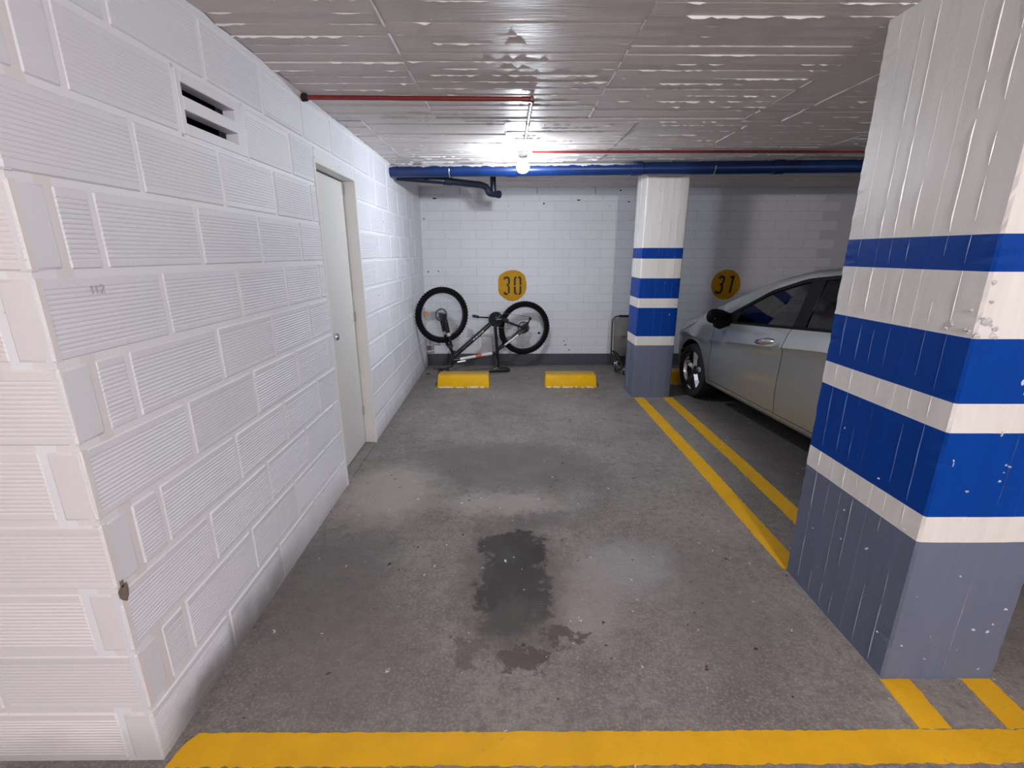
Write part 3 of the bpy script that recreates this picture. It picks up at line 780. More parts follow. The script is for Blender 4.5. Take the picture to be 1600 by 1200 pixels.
# main frame, one welded piece
o = MB()
o.tube([P2(.395,.69), P2(.66,.47), P2(.928,.255)], [.027,.031,.029], 12)           # down tube
o.tube([P2(.366,.262), P2(.65,.222), P2(.945,.195)], [.021,.023,.024], 12)         # top tube
o.tube([P2(*BBp), P2(.382,.45), P2(.362,.20)], [.024,.021,.022], 12)               # seat tube
o.tube([P2(.915,.315), P2(.965,.150)], .024, 14)                                   # head tube
o.tube([P2(*BBp, -.038), P2(*BBp, .038)], .026, 14)                                # bottom bracket shell
for y in (-.05, .05):
    o.tube(smooth_path([P2(.372,.288, y*.35), P2(.30,.345, y*.9), P2(.008,.552, y*1.25)], .05), [.0135]*8, 8)   # seat stays
    o.tube(smooth_path([P2(.385,.695, y*.6), P2(.25,.66, y*.9), P2(.008,.566, y*1.25)], .05), [.014]*8, 8)    # chain stays
    o.obox((.0, y*1.25, .562), (.022,0,.004), (0,.003,0), (-.004,0,.026))
o.build('frame', M['bikeblack'], BK, smooth=50)
fr = [c for c in BK.children if c.name.startswith('frame')][0]
# painted trim on the tubes
o = MB(); o.tube([P2(.44,.2545,.004), P2(.86,.2055,.004)], .0232, 12); o.build('top_tube_decal', M['silver_decal'], fr, smooth=60)
o = MB(); o.tube([P2(.58,.2385,.006), P2(.66,.2285,.006)], .0238, 12); o.build('orange_decal', M['orange'], fr, smooth=60)
for a, b in ((.30, .345), (.36, .385), (.40, .425), (.445, .49), (.51, .56)):
    p = lambda t: Vector((.395 + (.928-.395)*t, .031, .69 + (.255-.69)*t)); d = (p(b)-p(a)); o = MB()
    o.obox((p(a)+p(b))/2, d/2, (0,.002,0), Vector((-d.z, 0, d.x)).normalized()*.008); o.build('frame_lettering_mark', M['silver_decal'], fr)
o = MB(); o.tube([P2(.28,.361,.046), P2(.10,.487,.058)], .0142, 8); o.build('seat_stay_decal', M['silver_decal'], fr, smooth=60)
# fork turned with the wheel about the steering axis
def steer(s_, z, y):
    # rotate about the vertical through the front axle, easing to the head tube at the crown
    c, s2 = math.cos(ST), math.sin(ST); dx = s_ - FWs
    return (FWs + dx*c - y*s2, dx*s2 + y*c, z)
axis0 = (.925, .285); CR = (.990, .395)
o = MB()
for y in (-.062, .062):
    a_, b_ = steer(FWs, FWz, y), (CR[0] - y*math.sin(ST), y*math.cos(ST), CR[1])
    m1 = tuple(a_[i]*.45 + b_[i]*.55 for i in range(3))
    o.tube([b_, m1], .0195, 12); o.tube([m1, a_], [.026, .024], 12)
    o.obox(a_, (.020,0,.0), (0,.010,0), (0,0,.026))
l, r_ = [(CR[0] - y*math.sin(ST), y*math.cos(ST), CR[1]) for y in (-.075, .075)]
o.tube([l, (CR[0]-.012, 0, CR[1]-.03), r_], [.022,.027,.022], 10)
o.tube([(CR[0]-.012, 0, CR[1]-.03), (.935,0,.24)], .019, 10)
fk = o.build('fork', M['bikeblack'], BK, smooth=50)
for y in (-.062, .062):
    a_, b_ = steer(FWs, FWz, y), (CR[0] - y*math.sin(ST), y*math.cos(ST), CR[1]); m0, m1 = [tuple(a_[i]*k + b_[i]*(1-k) for i in range(3)) for k in (.34, .45)]
    o = MB(); o.tube([m0, m1], .0265, 12); o.build('fork_decal', M['silver_decal'], fk, smooth=60)
a_ = steer(FWs - .045, FWz - .055, -.055); o = MB(); o.obox(a_, (.018,0,.012), (0,.014,0), (-.014,0,.022)); o.build('brake_caliper', M['dkplastic'], fk, bevel=.005, smooth=40)
# crankset
o = MB(); cy = .055
o.lathe([(.030, cy-.004), (.094, cy-.004), (.094, cy+.002), (.030, cy+.002)], P2(*BBp), (0,1,0), 44, closed=True)
o.lathe([(0, cy-.004), (.024, cy-.004), (.024, cy+.012), (0, cy+.012)], P2(*BBp), (0,1,0), 18)
for k in range(5):
    a = 2*math.pi*k/5; o.tube([P2(BBp[0] + .015*math.cos(a), BBp[1] + .015*math.sin(a), cy), P2(BBp[0] + .08*math.cos(a), BBp[1] + .08*math.sin(a), cy)], .0065, 6)
for k in range(38):
    a = 2*math.pi*k/38; o.obox(P2(BBp[0] + .094*math.cos(a), BBp[1] + .094*math.sin(a), cy), (.0025*math.cos(a),0,.0025*math.sin(a)), (0,.001,0), (-.003*math.sin(a),0,.003*math.cos(a)))
o.build('chainring', M['bikeblack'], BK, smooth=35)
def crank(y, ang, mat, L=.172):
    e2 = (BBp[0] + L*math.cos(ang), BBp[1] + L*math.sin(ang)); o = MB()
    o.tube([P2(*BBp, y), P2(*e2, y + math.copysign(.012, y))], [.019, .014], 8, flat=.6); c = o.build('crank_arm', mat, BK, smooth=50)
    o = MB(); yp = y + math.copysign(.065, y); ca, sa = math.cos(.2), math.sin(.2)
    o.obox(P2(*e2, yp), (.036*ca,0,.036*sa), (0,.042,0), (-.015*sa,0,.015*ca)); o.tube([P2(*e2, y), P2(*e2, yp)], .006, 8); o.build('pedal', M['dkplastic'], c, bevel=.004)
crank(.068, R(178), M['alloy'], .10); 
crank(-.068, R(6), M['bikeblack'], .215)
# cassette, derailleur, chain
o = MB()
for k, rr_ in enumerate((.060, .052, .044, .036, .029)): o.lathe([(.016, .030 + .0045*k), (rr_, .030 + .0045*k), (rr_, .032 + .0045*k), (.016, .032 + .0045*k)], P2(0,.564), (0,1,0), 28, closed=True)
o.build('cassette', M['rotor'], BK, smooth=35)
o = MB()
o.tube([P2(-.012,.595,.056), P2(-.030,.630,.060), P2(-.060,.688,.052)], [.011,.010,.008], 8)
o.lathe([(0,-.004),(.019,-.004),(.019,.004),(0,.004)], P2(-.062,.690,.046), (0,1,0), 16); o.lathe([(0,-.004),(.019,-.004),(.019,.004),(0,.004)], P2(-.022,.628,.046), (0,1,0), 16)
o.obox(P2(-.042,.660,.052), (.006,0,.003), (0,.002,0), (-.022,0,.036)); o.obox(P2(.0,.588,.056), (.020,0,.0), (0,.010,0), (0,0,.022))
o.build('derailleur', M['dkplastic'], BK, smooth=40)
o = MB(); loop = []
for k in range(13): a = R(80 - 15*k + 0); 
arc = [P2(BBp[0] + .093*math.cos(R(t)), BBp[1] + .093*math.sin(R(t)), cy) for t in range(95, -96, -12)]
arc = [P2(BBp[0] + .093*math.cos(R(t)), BBp[1] + .093*math.sin(R(t)), cy) for t in range(98, -99, -12)]
back = [P2(-.004, .520, .045), P2(-.040,.535,.045), P2(-.050,.575,.045), P2(-.020,.612,.046), P2(-.040,.640,.046), P2(-.083,.690,.046), P2(-.060,.711,.046)]
o.tube(arc + back, .0036, 5, closed=True); o.build('chain', M['rotor'], BK, smooth=60)
# seat post and saddle (at the floor)
o = MB(); o.tube([P2(.362,.21), P2(.352,.062)], .014, 12); o.tube([P2(.364,.225), P2(.361,.185)], .0225, 12); o.build('seat_post', M['bikeblack'], BK, smooth=50)
o = MB(); rows = []
for i, (s_, w, h) in enumerate([(.205,.040,.026),(.225,.068,.040),(.27,.076,.048),(.33,.054,.050),(.40,.030,.044),(.455,.020,.036),(.485,.010,.022)]):
    zc_ = .004 + .002*math.sin(i); rows.append([(s_, w*math.cos(2*math.pi*k/16), zc_ + h*.55 + h*.55*math.sin(2*math.pi*k/16)*(1 if math.sin(2*math.pi*k/16) < 0 else 1.3)) for k in range(17)])
o.grid(rows); o.add(rows[0][:-1], [tuple(range(16))]); o.add(rows[-1][:-1], [tuple(range(16))[::-1]])
o.build('saddle', M['dkplastic'], BK, smooth=50)
o = MB()
for y in (-.02, .02): o.tube([P2(.25, .045, y), P2(.31,.062,y), P2(.38,.060,y), P2(.45,.038,y*.6)], .0035, 6)
o.build('saddle_rails', M['rotor'], BK, smooth=60)
# stem and handlebar, turned with the fork
nd = Vector((-math.sin(ST), math.cos(ST), 0)); fd = Vector((math.cos(ST), math.sin(ST), 0))
st0 = Vector((.972, 0, .135)); st1 = st0 + fd*.075 + Vector((0, 0, -.040))
o = MB(); o.tube([st0, st1], [.019,.018], 10); o.tube([st0 + Vector((-.006,0,.025)), st0 + Vector((.004,0,-.018))], .021, 12); o.build('stem', M['bikeblack'], BK, smooth=50)
def hb(t, up=0, fwd=0): return tuple(st1 + nd*t + fd*fwd + Vector((0,0,up)))
o = MB(); o.tube([hb(-.33,-.072,-.04), hb(-.16,-.050,-.01), hb(-.05,0,0), hb(.05,0,0), hb(.12,-.040,-.01), hb(.20,-.062,-.03)], [.011,.012,.0155,.0155,.012,.011], 10)
hbm = o.build('handlebar', M['bikeblack'], BK, smooth=50)
for t0, t1 in ((-.34, -.215), (.135, .215)):
    o = MB(); o.tube([hb(t0, -.074 if t0 < 0 else -.045, -.04 if t0 < 0 else -.014), hb(t1, -.058 if t0 < 0 else -.064, -.02 if t0 < 0 else -.032)], .0165, 10); o.build('grip', M['dkplastic'], hbm, smooth=50)
    o = MB(); m_ = (t0+t1)/2 + (.07 if t0 < 0 else -.05); o.obox(hb(m_, -.045, 0), fd*.016, nd*.016, (0,0,.014)); o.tube([hb(m_, -.045, .01), hb(m_ - .01, -.045, .05), hb(m_ + (-.09 if t0 < 0 else .06), -.050, .055)], .006, 6); o.build('brake_lever', M['alloy'] if t0 > 0 else M['dkplastic'], hbm, smooth=50)
o = MB(); o.tube([P2(.800,.190,.05), P2(.905,.180,.05)], .012, 10); o.build('frame_pump', M['alloy'], BK, smooth=50)  # silver tube standing in for the near part of stem and handlebar
def cable(name, pts): o = MB(); o.tube(smooth_path(pts, .08), .0028, 5); o.build(name, M['dkplastic'], BK, smooth=60)
cable('brake_cable', [hb(.10,-.03,.01), (1.02,.05,.30), (.985,.045,.36), (1.0,.03,.50), steer(FWs-.04, FWz-.06, -.05)])
cable('gear_cable', [hb(.06,-.01,.02), (.99,.045,.22), (.90,.032,.28), (.78,.03,.40)])
cable('gear_cable', [P2(.60,.50,.028), P2(.555,.455,.03), P2(.58,.40,.03), P2(.56,.37,.03)])

# ------------------------------------------------------------ silver hatchback parked nose-in beside the pillar
def m_carpaint():
    m = NT('silver_car_paint'); m.set(Base_Color=(.40,.415,.41), Metallic=.75, Roughness=.34)
    m.b.inputs['Coat Weight'].default_value = .8; m.b.inputs['Coat Roughness'].default_value = .05; return m.mat
def m_glass():
    m = NT('tinted_car_glass'); t = m.t
    a = m.n('ShaderNodeBsdfTransparent'); a.inputs[0].default_value = (.09,.093,.10,1)
    g = m.n('ShaderNodeBsdfGlossy'); g.inputs['Roughness'].default_value = .02; g.inputs[0].default_value = (.9,.9,.92,1)
    fz = m.n('ShaderNodeFresnel'); fz.inputs[0].default_value = 1.5
    x = m.n('ShaderNodeMixShader'); m.l(fz.outputs[0], x.inputs[0]); m.l(a.outputs[0], x.inputs[1]); m.l(g.outputs[0], x.inputs[2])
    out = [q for q in t.nodes if q.type == 'OUTPUT_MATERIAL'][0]; m.l(x.outputs[0], out.inputs[0]); return m.mat
M['car'] = m_carpaint(); M['glass'] = m_glass()
M['trim'] = plain('black_car_trim', (.004,.004,.0045), .55, Specular_IOR_Level=.15)
M['seat'] = plain('dark_seat_fabric', (.035,.035,.038), .9)
M['tyre'] = plain('car_tyre_rubber', (.010,.010,.011), .75)
M['alloyw'] = plain('polished_wheel_alloy', (.70,.70,.72), .16, 1.0, var=.05)
M['under'] = plain('dark_underbody', (.008,.008,.008), .9)
M['lens'] = plain('headlamp_lens', (.75,.77,.80), .08, .3, var=.05)
M['tail'] = plain('red_tail_lamp', (.35,.01,.012), .12)
M['plate'] = plain('number_plate_yellow', (.70,.50,.05), .4)
CAR = empty('car', (1.93, 4.84, 0), R(5.3)); tag(CAR, 'silver hatchback parked nose-in behind the near pillar', 'car')
HW = .85
def ip(tab, y):
    tab = sorted(tab)
    if y <= tab[0][0]: return tab[0][1]
    for (a, va), (b, vb_) in zip(tab, tab[1:]):
        if y <= b:
            t = (y-a)/(b-a); return va + (vb_-va)*t
    return tab[-1][1]
def sm(tab):
    def f(y): return (ip(tab, y-.05) + 2*ip(tab, y) + ip(tab, y+.05))/4
    return f
belt = sm([(-3.2,.90),(-2.95,1.02),(-2.4,1.03),(-1.84,1.0),(-.675,.892),(-.40,.872),(-.07,.855),(.2,.815),(.42,.755),(.6,.675),(.74,.56),(.80,.44)])
crease = sm([(-3.2,.86),(-2.2,.87),(-1.817,.853),(-.361,.672),(-.1,.655),(.3,.65),(.6,.56),(.80,.40)])
inset = sm([(-3.2,.26),(-3.1,.12),(-2.9,.05),(-2.5,.012),(-2.2,0),(-.2,0),(.1,.012),(.35,.05),(.5,.10),(.64,.19),(.74,.33),(.80,.52)])
AX = (0.0, -2.49); AR = .338
def zbot(y):
    z = .235 if y < .5 else .235 - .04*min(1, (y-.5)/.2)
    if y > .34 or y < -2.83: z = .20
    for a in AX:
        d = abs(y - a)
        if d < AR: z = max(z, .288 + math.sqrt(max(0, AR*AR - d*d)))
    return z
def sect(y):
    b, c, zb = belt(y), crease(y), zbot(y); i = inset(y)
    T = [(.235,.040),(.30,.014),(.42,.002),(.52,.0),(c-.055,.012),(c-.012,.010),(c+.012,-.004),(c+.03,.004),(b-.06,.026),(b-.012,.046),(b,.062)]
    T = sorted(T)
    return T, i, zb
def sx(y, z):
    T, i, zb = sect(y); return ip([(a, x) for a, x in T], z) + i
NR = 16
def srow(y, z0=None, z1=None, off=0, n=NR):
    zb = zbot(y) if z0 is None else max(z0, zbot(y)); zt = belt(y) if z1 is None else min(z1, belt(y))
    c = crease(y)
    zs_ = [zb + (zt - zb)*k/n for k in range(n+1)]
    # snap rows to the crease so that it reads sharp
    for d_ in (-.012, .012):
        if zb + .02 < c + d_ < zt - .02:
            k = min(range(1, n), key=lambda q: abs(zs_[q] - c - d_)); zs_[k] = c + d_
    return [(sx(y, z) - off, y, z) for z in zs_]
def stations(y0, y1, step=.04):
    base = [y0 + (y1-y0)*k/max(2, int(abs(y1-y0)/step)) for k in range(max(2, int(abs(y1-y0)/step)) + 1)]
    ex = [a + q*AR for a in AX for q in (-.999,-.97,-.9,.9,.97,.999)]
    return sorted(set(round(v, 4) for v in base + [e_ for e_ in ex if min(y0,y1) < e_ < max(y0,y1)]))
def both(name, fn, mat, label=None, parent=None, **k):
    """build a piece on the left flank and its mirror on the right"""
    out = []
    for side in (0, 1):
        s = MB(); fn(s)
        if side: s.v = [(2*HW - x, y, z) for x, y, z in s.v]
        o_ = s.build(name, mat, parent if parent else CAR, **k)
        if label: tag(o_, label)
        out.append(o_)
    return out
def skin(s, ys, z0=None, z1=None, lip=.014):
    rows = [srow(y, z0, z1) for y in ys]
    s.grid(rows)
    # turned-in edges along the shut lines
    for rw_ in (rows[0], rows[-1]): s.grid([rw_, [(x + lip, y, z) for x, y, z in rw_]])
    s.grid([[r_[0] for r_ in rows], [(r_[0][0] + lip*2.5, r_[0][1], r_[0][2] + .004) for r_ in rows]])
G = .0035
both('fender', lambda s: skin(s, stations(-.395 + G, .42)), M['car'], smooth=30)
dfl = both('front_door', lambda s: skin(s, stations(-1.41 + G, -.395 - G), .292), M['car'], smooth=30)
drl = both('rear_door', lambda s: skin(s, stations(-2.12, -1.41 - G), .292), M['car'], smooth=30)
both('rear_quarter', lambda s: skin(s, stations(-3.2, -2.12 - 2*G)), M['car'], smooth=30)
def sill(s):
    ys = stations(-2.14, -.34, .1); s.grid([[(sx(y, .285) - .002, y, .2865), (sx(y,.26) - .012, y, .262), (sx(y,.24) - .004, y, .238), (.07, y, .225)] for y in ys])
both('side_sill', sill, M['car'], smooth=50)
def arch(a):
    def f(s):
        r1 = []
        for k in range(25):
            t = R(-8 + 196*k/24); y, z = a + AR*math.cos(t), .288 + AR*math.sin(t)
            z = max(z, .22); x = sx(y, max(z, .24)); r1.append([(x + .002, y, z), (x + .05, y, z - .002), (x + .30, y, z)])
        s.grid(r1); s.add([r_[2] for r_ in r1], [tuple(range(len(r1)))])
    return f
for a in AX: both('wheel_arch_liner', arch(a), M['under'], smooth=60)
# bonnet and front
def hoodrow(y):
    b, i = belt(y), inset(y); h = ip([(-.5,.085),(-.1,.085),(.3,.075),(.6,.05),(.8,.02)], y)
    L = [(.062 + i, b), (.10 + i*.95, b + h*.35), (.17 + i*.9, b + h*.60), (.40 + i*.6, b + h*.88), (.64 + i*.25, b + h*.98), (.85, b + h)]
    return [(x, y, z) for x, z in L] + [(2*HW - x, y, z) for x, z in L[-2::-1]]
def hood_part(s, ys, a, b): s.grid([hoodrow(y)[a:b] for y in ys])
ys = stations(-.42, .50, .06)
s = MB(); hood_part(s, ys, 2, 9); rr_ = [hoodrow(y) for y in ys]
for kk in (2, 8): s.grid([[r_[kk] for r_ in rr_], [(r_[kk][0], r_[kk][1], r_[kk][2] - .02) for r_ in rr_]])
s.build('bonnet', M['car'], CAR, smooth=40)
s = MB(); hood_part(s, ys, 0, 3); s.v = [(x - (.003 if x > .1 else 0), y, z) for x, y, z in s.v]; s.build('fender_top', M['car'], CAR, smooth=40)
s = MB(); hood_part(s, ys, 8, 11); s.build('fender_top', M['car'], CAR, smooth=40)
yf = stations(.42, .80, .03)
s = MB(); full = []
for y in yf:
    l_ = srow(y); h_ = hoodrow(y); full.append(l_ + h_[1:-1] + [(2*HW - x, yy, z) for x, yy, z in l_[::-1]])
s.grid(full); s.add(full[-1], [tuple(range(len(full[-1])))]); s.build('front_bumper', M['car'], CAR, smooth=45)
s = MB(); s.box(.42, 1.28, .795, .815, .225, .36); s.build('front_grille', M['trim'], CAR, bevel=.01)
def lamp(s):
    yy = [.03 + .04*k for k in range(13)]
    s.grid([[(sx(y, min(z, belt(y)-.004)) - .005, y, min(z, belt(y)-.004)) for z in [z0_ + (belt(y) - .012 - z0_)*q/5 for q in range(6)]] for y in yy for z0_ in [ip([(.03,.80),(.15,.74),(.35,.67),(.51,.60)], y)]])
both('headlamp', lamp, M['lens'], smooth=60)
s = MB(); 
for y0_, y1_ in ((-3.19, -3.21),): s.box(.22, 1.48, -3.215, -3.19, .28, .90)
s.build('tailgate', M['car'], CAR, bevel=.02, seg=2, smooth=40)
def tlamp(s): s.box(.20, .36, -3.23, -3.17, .74, .96)
both('tail_lamp', tlamp, M['tail'], bevel=.015, smooth=40)
s = MB(); s.box(.66, 1.04, -3.226, -3.214, .58, .70); s.build('number_plate', M['plate'], CAR, bevel=.003)
s = MB(); s.box(.30, 1.40, -3.17, .74, .19, .42); s.box(.10, 1.60, -2.10, -.40, .215, .45); s.build('underbody', M['under'], CAR, bevel=.03)
# greenhouse
ro = sm([(-.06,.90),(-.24,.975),(-.55,1.105),(-.985,1.278),(-1.34,1.362),(-1.70,1.400),(-2.1,1.402),(-2.6,1.355),(-2.92,1.25),(-3.10,1.06),(-3.16,.96)])
wt = sm([(-.36,.875),(-.58,.985),(-1.0,1.205),(-1.355,1.315),(-1.684,1.357),(-2.1,1.350),(-2.5,1.265),(-2.78,1.11),(-2.84,1.04)])
def gx(y, z): return .062 + .30*max(0, z - belt(y))
def rail(s):
    ys = stations(-2.84, -.40, .06)
    s.grid([[(gx(y, ro(y)) + .028, y, ro(y) + .012), (gx(y, ro(y)) + .008, y, ro(y) + .004), (gx(y, ro(y)) - .004, y, ro(y) - .010), (gx(y, wt(y)) - .003, y, wt(y) + .006), (gx(y, wt(y)) + .010, y, wt(y))] for y in ys])
    ys = stations(-.40, -.08, .04); s.grid([[(gx(y, ro(y)) + .028, y, ro(y) + .012), (gx(y, ro(y)) + .006, y, ro(y) + .002), (.062, y, belt(y) - .002)] for y in ys])
    ys = stations(-3.16, -2.84, .04); s.grid([[(gx(y, ro(y)) + .03 + inset(y), y, ro(y) + .012), (gx(y, ro(y)) + inset(y), y, ro(y)), (sx(y, belt(y)), y, belt(y) - .004)] for y in ys])
both('roof_rail', rail, M['car'], smooth=45)
def rooftop(y, n=14, cr=.055):
    a = gx(y, ro(y)) + .026 + (inset(y) if y < -2.84 else 0); z = ro(y) + .011; out = []
    for k in range(n+1):
        t = k/n; x = a + (2*HW - 2*a)*t; out.append((x, y, z + cr*(1 - (2*t-1)**2)**.8 if 0 < t < 1 else z))
    return out
s = MB(); s.grid([rooftop(y) for y in stations(-2.90, -1.0, .08)]); s.build('roof', M['car'], CAR, smooth=50)
s = MB()
for k in range(13):
    t = k/12; y = -.14 + (-1.0 + .14)*t; r_ = rooftop(y, 14, .03 + .025*t); s.grid([r_, r_]) if 0 else None
    if k == 0: W_ = []
    W_.append([(x, yy + .20*(1 - t)*(1 - (2*q/14 - 1)**2), z) for q, (x, yy, z) in enumerate(r_)])
s.grid(W_); s.build('windscreen', M['glass'], CAR, smooth=180)
s = MB(); s.grid([rooftop(y, 14, .055*max(.2, (y + 3.2)/.3)) for y in stations(-3.15, -2.91, .06)]); s.build('rear_window', M['glass'], CAR, smooth=180)
def pane(y0, y1):
    def f(s):
        ys = stations(y0, y1, .05); s.grid([[(gx(y, z) + .010, y, z) for z in [belt(y) - .01 + (wt(y) - belt(y) + .015)*k/6 for k in range(7)]] for y in ys])
    return f
for kk, (dl, a, b) in enumerate(((dfl, -1.40, -.66), (drl, -2.10, -1.53))):
    for side in (0, 1):
        s = MB(); pane(a, b)(s)
        if side: s.v = [(2*HW - x, y, z) for x, y, z in s.v]
        s.build('door_window', M['glass'], dl[side], smooth=180)
def blk(s):      # black B pillar, quarter triangle, waist seal
    for y0, y1 in ((-1.53, -1.40), (-2.22, -2.10)):
        ys = stations(y0, y1, .04); s.grid([[(gx(y, z) + .004, y, z) for z in [belt(y) - .004 + (wt(y) + .004 - belt(y))*k/6 for k in range(7)]] for y in ys])
    ys = stations(-2.80, -.38, .05); s.grid([[(gx(y, belt(y)) + .012, y, belt(y) + .014), (gx(y, belt(y)) - .004, y, belt(y) + .013), (gx(y, belt(y)) - .006, y, belt(y) - .006), (gx(y, belt(y)) + .01, y, belt(y) - .010)] for y in ys])
    ys = stations(-2.80, -.42, .05); s.grid([[(gx(y, wt(y)) + .001, y, wt(y) + .008), (gx(y, wt(y) - .02), y, max(belt(y), wt(y) - .020)), (gx(y, wt(y) - .02) + .012, y, max(belt(y), wt(y) - .022))] for y in ys])
    ys = stations(-.62, -.38, .03); s.grid([[(gx(y, z) + .004, y, z) for z in [belt(y) + (max(belt(y), wt(y)) - belt(y))*k/4 for k in range(5)]] for y in ys])
    y = -.655; s.grid([[(gx(y, z) + .004, y + d_, z) for z in [belt(y) + (wt(y) + .01 - belt(y))*k/4 for k in range(5)]] for d_ in (-.02, .035)])
both('window_trim', blk, M['trim'], smooth=50)
def qwin(s): pane(-2.76, -2.24)(s)
both('quarter_window', qwin, M['glass'], smooth=180)
# mirror, handles
def mirror(s):
    c = Vector((-.07, -.56, .945)); rows = []
    for i, (t, k) in enumerate(((-1,.30),(-.85,.72),(-.5,.97),(0,1),(.5,.86),(.95,.62),(1.5,.30))):
        rows.append([(c.x + .100*t, c.y + .045*k*math.cos(2*math.pi*q/14) + .02*t, c.z + .068*k*math.sin(2*math.pi*q/14)) for q in range(15)])
    s.grid(rows); s.add(rows[0][:-1], [tuple(range(14))]); s.add(rows[-1][:-1], [tuple(range(14))])
mir = both('door_mirror', mirror, M['trim'], smooth=50)
def marm(s): s.prism([(-.105, -.60, .915), (-.085, -.60, .842), (-.045, -.60, .826), (.060, -.60, .868), (.068, -.60, .905)], (0, .045, .004))
for side in (0, 1):
    s = MB(); marm(s)
    if side: s.v = [(2*HW - x, y, z) for x, y, z in s.v]
    s.build('mirror_arm', M['trim'], mir[side], smooth=50)
    s = MB(); s.lathe([(0, 0), (.018, 0), (.019, .004), (.012, .006), (0, .006)], (-.12, -.597, .935), (-.6,-.8,0), 12)
    if side: s.v = [(2*HW - x, y, z) for x, y, z in s.v]
    s.build('mirror_lamp', M['chrome'], mir[side], smooth=50)
def handle(yc, z):
    def f(s):
        rows = []
        for i in range(9):
            t = -1 + 2*i/8; q = math.sqrt(max(.02, 1 - t*t)); y = yc + .125*t; zz = z - .19*.125*t
            x0 = sx(y, zz)
            rows.append([(x0 + .004, y, zz + .032*q), (x0 - .018*q, y, zz + .020*q), (x0 - .026*q, y, zz), (x0 - .018*q, y, zz - .020*q), (x0 + .004, y, zz - .032*q)])
        s.grid(rows)
    return f
for dl, yc, z in ((dfl, -1.185, .818), (drl, -1.98, .905)):
    for side in (0, 1):
        s = MB(); handle(yc, z)(s)
        if side: s.v = [(2*HW - x, y, z_) for x, y, z_ in s.v]
        h_ = s.build('door_handle', M['alloyw'], dl[side], smooth=60); tag(h_, 'shiny oval door handle')
# cabin
def seat(xc, yc):
    s = MB(); s.box(xc-.24, xc+.24, yc-.25, yc+.27, .46, .60)
    s.obox((xc, yc-.30, .86), (.23,0,0), (0,.06,.012), (0,-.075,.30)); s.obox((xc, yc-.42, 1.24), (.13,0,0), (0,.04,0), (0,-.02,.085))
    return s
for xc in (.47, 1.23):
    seat(xc, -1.15).build('front_seat', M['seat'], CAR, bevel=.04, seg=2, smooth=60)
s = MB(); s.box(.20, 1.50, -2.35, -1.90, .46, .60); s.obox((.85, -2.40, .85), (.65,0,0), (0,.06,.01), (0,-.06,.28)); s.build('rear_bench', M['seat'], CAR, bevel=.04, seg=2, smooth=60)
s = MB(); s.box(.12, 1.58, -.62, -.10, .60, .90); s.build('dashboard', M['trim'], CAR, bevel=.05, seg=2, smooth=60)
s = MB(); s.tube([(.47 + .185*math.cos(t), -.80 - .06*math.sin(t), .93 + .175*math.sin(t)) for t in [2*math.pi*k/24 for k in range(24)]], .015, 8, closed=True); s.tube([(.47,-.80,.93), (.47,-.62,.86)], .03, 8); s.tube([(.30,-.80,.93),(.64,-.80,.93)], .018, 8); s.build('steering_wheel', M['trim'], CAR, smooth=60)
s = MB(); s.box(.75, .95, -.96, -.93, 1.25, 1.31); s.build('inside_mirror', M['trim'], CAR, bevel=.01)
# wheels
def car_wheel(x, y, flip):
    s = MB(); r = .288
    s.lathe([(.200,-.06),(.215,-.095),(.255,-.102),(.278,-.092),(.288,-.070),(.288,.070),(.278,.092),(.255,.102),(.215,.095),(.200,.06)], (0,0,0), (1,0,0), 48)
    w = s.build('wheel', M['tyre'], CAR, (x, y, r), smooth=40)
    if flip: w.rotation_euler = (0, 0, math.pi)
    s = MB()
    s.lathe([(.208,-.088),(.214,-.084),(.200,-.070),(.190,-.03),(.188,.08)], (0,0,0), (1,0,0), 40)
    s.lathe([(0,-.078),(.030,-.076),(.045,-.066),(.060,-.060),(.062,-.04),(0,-.04)], (0,0,0), (1,0,0), 24)
    for k in range(5):
        a = 2*math.pi*k/5 + R(90); d = Vector((0, math.cos(a), math.sin(a))); t = Vector((0, -math.sin(a), math.cos(a)))
        def rib(q0, q1, w0, w1, h0, h1):
            p, q = d*q0, d*q1
            s.add([p - t*w0 + Vector((-.046,0,0)), p + Vector((-h0,0,0)), p + t*w0 + Vector((-.046,0,0)), q - t*w1 + Vector((-.048,0,0)), q + Vector((-h1,0,0)), q + t*w1 + Vector((-.048,0,0))], [(0,1,4,3),(1,2,5,4),(0,3,5,2)])
        rib(.045, .120, .030, .026, .072, .078); rib(.120, .200, .026, .046, .078, .082)
    rim = s.build('alloy_rim', M['alloyw'], w, smooth=50)
    s = MB(); s.lathe([(.0,-.036),(.188,-.036),(.188,.0),(0,.0)], (0,0,0), (1,0,0), 28); s.build('brake_shield', M['under'], w)
    s = MB()
    for k in range(5):
        a = 2*math.pi*k/5 + R(126); s.lathe([(0,-.073),(.007,-.072),(.008,-.062)], (0, .034*math.cos(a), .034*math.sin(a)), (1,0,0), 8)
    tag(s.build('wheel_nuts', M['trim'], rim), 'small dark wheel nuts', kind='stuff')
for y in AX:
    car_wheel(.125, y, False); car_wheel(2*HW - .125, y, True)

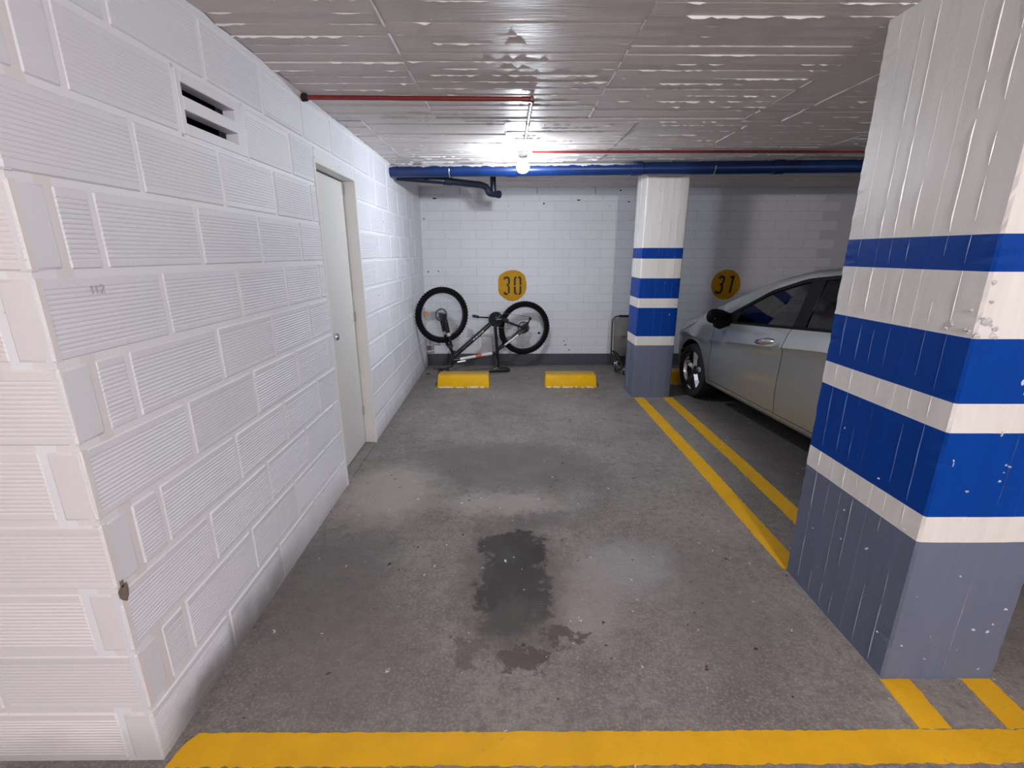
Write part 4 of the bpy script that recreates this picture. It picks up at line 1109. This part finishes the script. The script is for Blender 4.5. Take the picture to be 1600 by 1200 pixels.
# ------------------------------------------------------------ folding trolley behind the far pillar
M['canvas'] = plain('grey_brown_canvas', (.215,.200,.180), .8, var=.25, scale=6)
M['darktube'] = plain('dark_grey_tube', (.06,.06,.062), .35, .5)
TR = empty('folding_trolley', (1.56, 6.04, 0)); tag(TR, 'folding trolley with grey canvas bag and chrome wheels behind far pillar', 'trolley')
o = MB(); o.tube(smooth_path([(-.195, .02, .06), (-.200, .03, .40), (-.203, .04, .665), (-.155, .045, .708), (.155, .045, .708), (.203, .04, .665), (.200, .03, .40), (.195, .02, .06)], .05), .010, 8)
o.tube([(-.198, .025, .25), (.198, .025, .25)], .008, 8); o.tube([(-.195, .02, .075), (-.165, -.30, .075)], .009, 8); o.tube([(.195, .02, .075), (.165, -.30, .075)], .009, 8); o.tube([(-.165, -.30, .075), (.165, -.30, .075)], .009, 8)
o.build('tube_frame', M['darktube'], TR, smooth=60)
o = MB(); o.tube([(-.115, .045, .708), (.115, .045, .708)], .017, 10); o.build('hand_grip', M['dkplastic'], TR, smooth=60)
o = MB(); rows = []
for i in range(15):
    t = i/14; z = .690 - .50*t; bel = (.018 + .075*max(0, math.sin(math.pi*min(1, t*1.05)))**.8) + (.03 if .36 < t < .5 else 0); w = .188 - .02*t
    rows.append([(-w + 2*w*k/12, .020 - bel*(1 - abs(2*k/12 - 1)**4) + .006*math.sin(7*t + k), z) for k in range(13)])
o.grid(rows); back_ = [[(p[0], .030, p[2]) for p in r_] for r_ in rows]; o.grid(back_)
for kk in (0, -1): o.grid([[r_[kk] for r_ in rows], [r_[kk] for r_ in back_]])
o.grid([rows[0], back_[0]]); o.grid([rows[-1], back_[-1]])
o.build('canvas_bag', M['canvas'], TR, smooth=70)
o = MB()
for x in (-.172, .172):
    o = MB(); o.tube(smooth_path([(x, .0, .245), (x + .02, -.08, .235), (x + .05*(-1 if x > 0 else 1), -.20, .17), (x + .06*(-1 if x > 0 else 1), -.31, .09)], .08), .017, 8)
    o.build('curved_strut', M['dkplastic'], TR, smooth=60)
for (x, y, r_) in ((-.150, -.10, .090), (.150, -.10, .090), (-.085, -.27, .060), (.085, -.27, .060)):
    o = MB(); ax = (.94, -.34, 0); o.lathe([(r_ - .016, -.012), (r_, -.009), (r_, .009), (r_ - .016, .012)], (0,0,0), ax, 24, closed=True)
    w = o.build('wheel', M['tyre'] if r_ < .06 else M['darktube'], TR, (x, y, r_), smooth=40)
    o = MB(); a_, b_, d_ = frame_of(ax)
    o.lathe([(0,-.022),(.016,-.020),(.018,.020),(0,.022)], (0,0,0), ax, 14); o.lathe([(r_-.018,-.013),(r_-.008,-.013),(r_-.008,.013),(r_-.018,.013)], (0,0,0), ax, 24, closed=True)
    for k in range(5):
        t = 2*math.pi*k/5; u = a_*math.cos(t) + b_*math.sin(t); o.tube([u*.012, u*(r_-.014)], .008, 6)
    o.build('chrome_spokes', M['chrome'], w, smooth=50)

# ------------------------------------------------------------ litter on the floor
M['leaf'] = plain('dry_dark_leaf', (.035,.028,.022), .9)
for (x, y, a, sz, lb) in ((-1.045, 5.80, .4, .035, 'small dark crumpled scrap on floor by the block wall beside bicycle'), (-.60, 2.0, 1.2, .013, 'tiny dark scrap on bare concrete between oil stain and block wall'), (.97, 1.47, .2, .011, 'tiny black scrap on concrete near foot of near pillar'), (-.02, 2.02, 1.9, .012, 'tiny pale paper scrap lying in the oil stain')):
    s = MB(); r_ = random.Random(int(x*100)); pts = [(sz*r_.uniform(.6, 1.2)*math.cos(t), sz*.6*r_.uniform(.6, 1.2)*math.sin(t)) for t in [2*math.pi*k/8 for k in range(8)]]
    c_ = (0, 0, sz*.45 + .002); s.add([(u, v, .0005 + sz*.12*(i % 2)) for i, (u, v) in enumerate(pts)] + [c_], [(i, (i+1) % 8, 8) for i in range(8)] + [tuple(range(8))[::-1]])
    o = s.build('scrap', M['f_white'] if 'pale' in lb else M['leaf'], None, (x, y, 0)); o.rotation_euler = (0, 0, a); tag(o, lb, 'litter')
